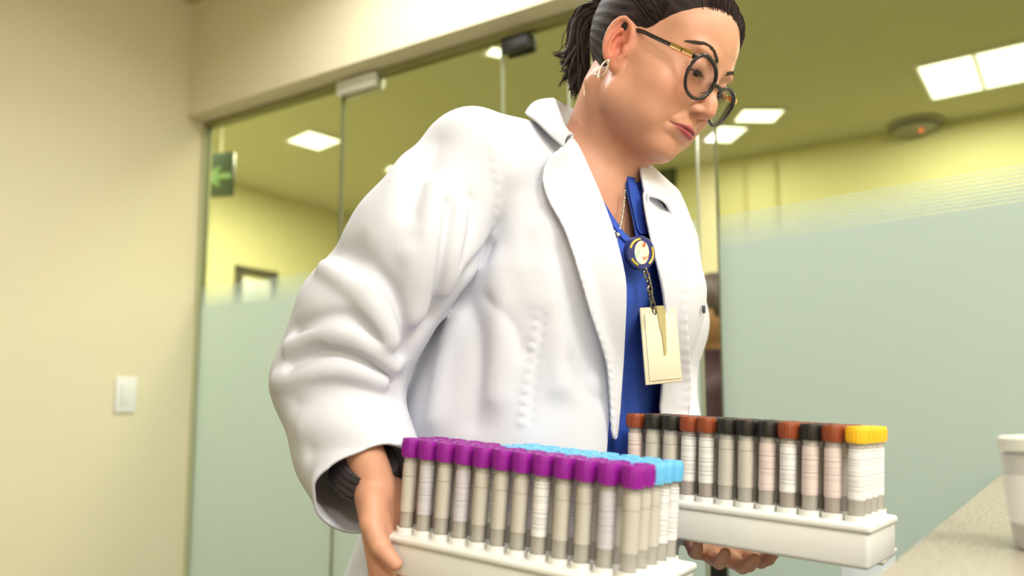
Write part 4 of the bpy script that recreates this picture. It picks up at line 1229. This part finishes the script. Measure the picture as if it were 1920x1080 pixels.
# strap with clip down to the card
ch = MB()
p0 = front_pt(1208, 503, .010); p1 = front_pt(1217, 530, .012); p2 = front_pt(1220, 555, .013); p3 = front_pt(1228, 588, .014)
brz = mat('worn_brass', (.32, .27, .17), .3, .9, noise=.3, nscale=200)
for i, (a, b) in enumerate(((p0, p1), (p1, p2), (p2, p3))):
    a, b = Vector(a), Vector(b); L_ = (b-a).length; nl_ = 3
    for k in range(nl_):
        c = a.lerp(b, (k+.5)/nl_); dv = (b-a).normalized(); sd = Vector(nf).cross(dv).normalized() if k % 2 else Vector(nf)
        ch.tube([c+dv*math.cos(t)*L_/nl_*.62+sd*math.sin(t)*.0032 for t in np.linspace(0, 2*math.pi, 14, endpoint=False)], .0011, 6, True)
cho = ch.build('clip_chain', brz, None, True)
cho.parent = bd; cho.matrix_parent_inverse = (Matrix.Translation(Vector(bc)) @ BR.to_4x4()).inverted()
# the card
cc = front_pt(1239, 647, .017)
n3 = np.array([.45, -.885, -.04]); n3 /= np.linalg.norm(n3)
ux = np.cross([0, 0, 1.], n3); ux /= np.linalg.norm(ux); uy = np.cross(n3, ux)
ra = math.radians(6); ux, uy = ux*math.cos(ra)+uy*math.sin(ra)*1, uy*math.cos(ra)-ux*math.sin(ra)
CR = Matrix([[ux[i], uy[i], n3[i]] for i in range(3)])
wC = .054; hC = .092
cd = empty('id_card', cc); cd.rotation_mode = 'QUATERNION'; cd.rotation_quaternion = CR.to_quaternion()
creamp = mat('cream_card_plastic', (.72, .66, .50), .35, noise=.02)
MB().box((0, 0, 0), (wC, hC, .003), bev=.0013, seg=3).build('card_holder', creamp, cd, True)
MB().box((.001, -.002, .0022), (wC*.86, hC*.86, .0012), bev=.0005).build('blank_card', mat('cream_card', (.76, .70, .54), .5, noise=.015), cd, True)
sl_ = MB(); sl_.prism([(-.005, .047), (.008, .047), (.0065, .020), (.0045, -.010), (.0015, -.013), (.0005, .010), (-.002, .022)], .0030, .0042)
sl_.build('vinyl_strap', mat('yellowed_vinyl', (.56, .48, .22), .2, noise=.05, trans=.2), cd, True)
tag(cd, 'blank cream identity card hanging in front of the blue scrub top', 'card')

# ------------------------------------------------------------------ racks and tubes
def nrmv(v): v = np.array(v, float); return v/np.linalg.norm(v)
rng = random.Random(21)
def rack_frame(a, b):
    """a, b = cap-row ends (front row, cap tops) -> origin, x axis along the row, y axis to the back, z up"""
    x = nrmv(b-a); z = np.array([0, 0, 1.]); y = nrmv(np.cross(z, x)); z = np.cross(x, y)
    return a, x, y, z, np.linalg.norm(b-a)
def ordn(i): return ['first', 'second', 'third', 'fourth', 'fifth', 'sixth', 'seventh', 'eighth', 'ninth', 'tenth', 'eleventh', 'twelfth'][i]
def make_rack(name, a, b, rows, pitch_r, H, base_h, margin, label, tubeR, capR, capH, kinds, words):
    o_, x, y, z, L = rack_frame(a, b)
    R_ = Matrix([[x[i], y[i], z[i]] for i in range(3)])
    pr_ = L/11
    W_ = (rows-1)*pitch_r
    rk = empty(name, Vector(o_-z*(H+base_h))); rk.rotation_mode = 'QUATERNION'; rk.rotation_quaternion = R_.to_quaternion()
    wp = mat('white_rack_plastic', (.80, .79, .75), .4, noise=.01)
    bs = MB(); bs.box((L/2, W_/2, base_h*.42), (L+2*margin, W_+2*margin, base_h*.84), bev=.004, seg=3)
    bs.build('rack_base', wp, rk, True)
    bs = MB(); bs.box((L/2, W_/2, base_h*.90), (L+2*margin*1.12, W_+2*margin*1.12, base_h*.2), bev=.003, seg=3)
    bs.build('rack_deck', wp, rk, True)
    so = MB()
    for i in range(12):
        for j in range(rows):
            so.lathe([(tubeR+.0008, base_h-.002), (tubeR+.0028, base_h-.002), (tubeR+.0028, base_h+.006), (tubeR+.0008, base_h+.006)], 14, (i*pr_, j*pitch_r, 0))
    so.build('socket_rings', wp, rk, True)
    tag(rk, label, 'tube rack')
    protos = {}
    def tube_proto(kind, lab):
        key = (kind, lab)
        root = empty('test_tube', (0, 0, 0))
        TH_ = H-.004
        MB().lathe([(0, -.012), (tubeR*.6, -.0105), (tubeR, -.004), (tubeR, TH_-capH*.5), (tubeR*.8, TH_-capH*.5)], 18).build('tube_body', TUBE[kind], root, True)
        mb = MB(); mb.lathe([(capR*.86, TH_-capH), (capR*.95, TH_-capH), (capR, TH_-capH*.86), (capR, TH_-capH*.12), (capR*.94, TH_), (capR*.55, TH_), (capR*.5, TH_-.002), (0, TH_-.002)], 20)
        for k in range(20):
            t = 2*math.pi*k/20; mb.box((capR*math.cos(t), capR*math.sin(t), TH_-capH*.52), (.0009, .0009, capH*.6), Matrix.Rotation(t, 3, 'Z'))
        mb.build('cap', CAPM[kind], root, True)
        if lab:
            MB().lathe([(tubeR+.0002, TH_*.21), (tubeR+.0005, TH_*.21), (tubeR+.0005, TH_-capH-.006), (tubeR+.0002, TH_-capH-.006)], 18).build('paper_label', LABM[lab], root, True)
        return root
    first = {}
    for j in range(rows):
        for i in range(12):
            kind, lab = kinds(i, j)
            if kind is None: continue
            k = (kind, lab)
            if k not in first:
                t = tube_proto(kind, lab); first[k] = t
            else:
                s_ = first[k]; t = s_.copy(); COL.objects.link(t)
                for chd in s_.children:
                    c = chd.copy(); COL.objects.link(c); c.parent = t
            t.location = Vector(o_-z*H+x*(i*pr_)+y*(j*pitch_r)+z*.002)
            t.rotation_mode = 'QUATERNION'
            t.rotation_quaternion = (R_ @ Matrix.Rotation(rng.uniform(0, 6.28), 3, 'Z') @ Matrix.Rotation(rng.uniform(-.012, .012), 3, 'X')).to_quaternion()
            row = ('front row' if j == 0 else 'back row' if j == rows-1 else ordn(j)+' row')
            t['label'] = '%s-capped test tube, %s along the %s of the %s rack' % (words[kind], ordn(i), row, 'near purple' if name == 'tube_rack' and rows == 5 else 'far red and black')
            t['category'] = 'test tube'; t['group'] = 'test tubes in the %s' % ('near rack' if rows == 5 else 'far rack')
    return rk
def plast(n, c, r=.35): return mat(n, c, r, noise=.04, nscale=60, spec=.4)
CAPM = dict(purple=plast('purple_cap', (.29, .012, .30)), blue=plast('light_blue_cap', (.16, .52, .82)), black=plast('black_cap', (.022, .018, .016)), red=plast('rust_red_cap', (.27, .058, .020)), yellow=plast('yellow_cap', (.90, .50, .02)))
tubem = mat('clear_tube', (.66, .62, .56), .2, noise=.05, trans=.35)
tubed = mat('filled_tube', (.46, .40, .36), .25, noise=.1, nscale=60, trans=.1)
tubeb = mat('blood_tube', (.34, .12, .08), .2, noise=.1, nscale=60, trans=.1)
TUBE = dict(purple=tubem, blue=tubem, black=tubem, red=tubed, yellow=tubem)
def label_mat(name, c, dark, scale, amount):
    m, nt, b = new_mat(name); N = nt.nodes; Lk = nt.links
    tc = N.new('ShaderNodeTexCoord'); sx = N.new('ShaderNodeSeparateXYZ'); Lk.new(tc.outputs['Object'], sx.inputs[0])
    cb_ = N.new('ShaderNodeCombineXYZ'); Lk.new(sx.outputs[2], cb_.inputs[2])
    w = N.new('ShaderNodeTexNoise'); w.inputs['Scale'].default_value = scale; w.inputs['Detail'].default_value = 0; Lk.new(cb_.outputs[0], w.inputs['Vector'])
    cr = N.new('ShaderNodeValToRGB'); cr.color_ramp.interpolation = 'CONSTANT'; Lk.new(w.outputs['Fac'], cr.inputs[0])
    cr.color_ramp.elements[0].position = 0; cr.color_ramp.elements[0].color = (*dark, 1); cr.color_ramp.elements[1].position = amount; cr.color_ramp.elements[1].color = (*c, 1)
    Lk.new(cr.outputs[0], b.inputs['Base Color']); setin(b, 'Roughness', .6); return m
LABM = dict(w=label_mat('white_label', (.80, .78, .76), (.35, .33, .36), 900, .40), g=label_mat('grey_beige_label', (.55, .51, .45), (.36, .33, .30), 500, .36), p=label_mat('pinkish_label', (.72, .60, .57), (.42, .30, .30), 700, .38), l=label_mat('lilac_grey_label', (.60, .56, .60), (.36, .33, .40), 700, .38))
def kinds1(i, j):
    lab = rng.choice(['g', 'g', 'l', 'g', 'l', 'w'])
    if j <= 1 or (j == 2 and i < 4): return 'purple', lab
    if i >= 4: return 'blue', rng.choice(['w', 'g'])
    return None, None
pat = 'k r k r r k k r k r k'.split()
white_cols = {3: 'w', 4: 'w', 7: 'p', 8: 'w', 10: 'p', 11: 'w', 0: 'p', 9: 'p'}
def kinds2(i, j):
    if i == 11: return 'yellow', 'w'
    k = rng.choice(['black', 'black', 'red'])
    lab = white_cols.get(i, None) if j == 0 else rng.choice(['g', None])
    if lab is None: lab = 'g'
    return k, lab
R1a = at(774, 818, .852); R1b = at(1188, 868, .716)
make_rack('tube_rack', R1a, R1b, 5, .0235, .100, .040, .020, 'white tube rack full of purple and light blue caps, nearest the camera', .0072, .0102, .0195, kinds1, dict(purple='purple', blue='light blue'))
R2a = at(1193, 772, .935); R2b = at(1607, 796, .785)
make_rack('tube_rack', R2a, R2b, 4, .0235, .093, .042, .016, 'white tube rack of rust red and black caps with yellow caps at its end', .0078, .0106, .0160, kinds2, dict(black='black', red='rust red', yellow='yellow'))

# ------------------------------------------------------------------ white box below the worktop edge
bx0 = at(1612, 1046, 1.05)
bx = empty('storage_box', (bx0[0]+.02, bx0[1]+.02, 0), math.radians(-33))
mb = MB(); hB = bx0[2]
# low white pedestal bin standing on the floor beside the counter
mb.box((0, 0, hB/2), (.050, .11, hB), bev=.003); mb.build('box_body', mat('pale_grey_board', (.62, .67, .68), .6, noise=.02), bx, True)
MB().box((0, 0, hB+.002), (.054, .114, .004), bev=.001).build('box_rim', mat('cream_board', (.80, .72, .52), .6, noise=.02), bx, True)
tag(bx, 'pale box standing between the far rack and the worktop edge', 'box')

# ------------------------------------------------------------------ the person beyond the glass
p2x, p2y = at(1342, 600, 2.75)[:2]
C2 = np.array([p2x-.022, p2y, 0])
def man_f(P):
    q = (P-C2.astype(f32))/f32(1.05)
    d = ell(q, (0, 0, 1.33), (.085, .10, .115))
    d = smin(d, ell(q, (-.03, 0, 1.29), (.06, .06, .075)), .03)
    d = smin(d, capd(q, (-.088, 0, 1.32), (-.10, 0, 1.285), .008, .013), .015)
    d = smin(d, capd(q, (0, 0, 1.22), (0, 0, 1.05), .05, .055), .02)
    d = smin(d, ell(q, (0, 0, .92), (.12, .18, .24)), .04)
    for s in (-1, 1):
        d = smin(d, chain(q, [(0, .15*s, 1.06), (.0, .21*s, .82), (-.12, .16*s, .66)], [.055, .045, .035]), .03)
        d = smin(d, ell(q, (-.17, .14*s, .63), (.05, .03, .03)), .02)
        d = smin(d, chain(q, [(0, .09*s, .72), (0, .10*s, .40), (.01, .10*s, .06)], [.09, .06, .045]), .03)
        d = smin(d, capd(q, (.0, .10*s, .035), (-.13, .10*s, .03), .034, .03), .02)
    return d
Vp, Fp = mesh_sdf(man_f, C2-[.3, .36, .0], C2+[.25, .36, 1.62], .012, 12)
z = Vp[:, 2]; sk = np.array([.42, .22, .11]); cP = np.tile(sk, (len(Vp), 1))
p2 = empty('person', (float(C2[0]), float(C2[1]), 0))
def p2c(o): o.parent = p2; o.matrix_parent_inverse = Matrix.Translation(-Vector(p2.location)); return o
meP = np_mesh('body', Vp, Fp); vcol(meP, cP); p2c(link('body', meP, skinm, None, True))
def mar_f(P):
    q = (P-C2.astype(f32))/f32(1.05)
    d = smin(ell(q, (0, 0, .92), (.132, .192, .25)), capd(q, (0, 0, 1.24), (0, 0, 1.05), .065, .08), .04)
    for s in (-1, 1): d = smin(d, chain(q, [(0, .15*s, 1.06), (.0, .21*s, .84)], [.066, .058]), .03)
    return smax(d, q[:, 2]-1.215, .01)
Vp, Fp = mesh_sdf(mar_f, C2-[.3, .36, -.55], C2+[.25, .36, 1.32], .012, 12)
p2c(link('maroon_top', np_mesh('maroon_top', Vp, Fp), mat('maroon_cotton', (.028, .006, .008), .8, noise=.1), None, True))
def hr_f(P):
    q = (P-C2.astype(f32))/f32(1.05)
    d = ell(q, (.020, 0, 1.355), (.095, .108, .118))
    d = smin(d, capd(q, (.062, 0, 1.33), (.070, 0, 1.17), .055, .045), .03)
    d = smax(d, -ell(q, (-.085, 0, 1.30), (.075, .075, .095)), .01)
    return d-.002*np.sin(np.arctan2(q[:, 1], q[:, 0])*30)
Vp, Fp = mesh_sdf(hr_f, C2+[-.16, -.18, 1.08], C2+[.22, .18, 1.62], .006, 12)
p2c(link('hair', np_mesh('hair', Vp, Fp), mat('dark_brown_hair', (.05, .03, .018), .5, noise=.3, nscale=50), None, True))
tag(p2, 'person in a maroon top with long brown hair seen through the gap in the glass', 'person')
def trs_f(P):
    q = (P-C2.astype(f32))/f32(1.05); d = None
    for s in (-1, 1):
        e = chain(q, [(0, .09*s, .72), (0, .10*s, .40), (.01, .10*s, .10)], [.10, .075, .065]); d = e if d is None else smin(d, e, .03)
    return smax(d, .07-q[:, 2], .01)
Vp, Fp = mesh_sdf(trs_f, C2-[.2, .3, -.05], C2+[.2, .3, .9], .012, 12)
p2c(link('trousers', np_mesh('trousers', Vp, Fp), mat('black_trousers', (.012, .012, .014), .8, noise=.1), None, True))
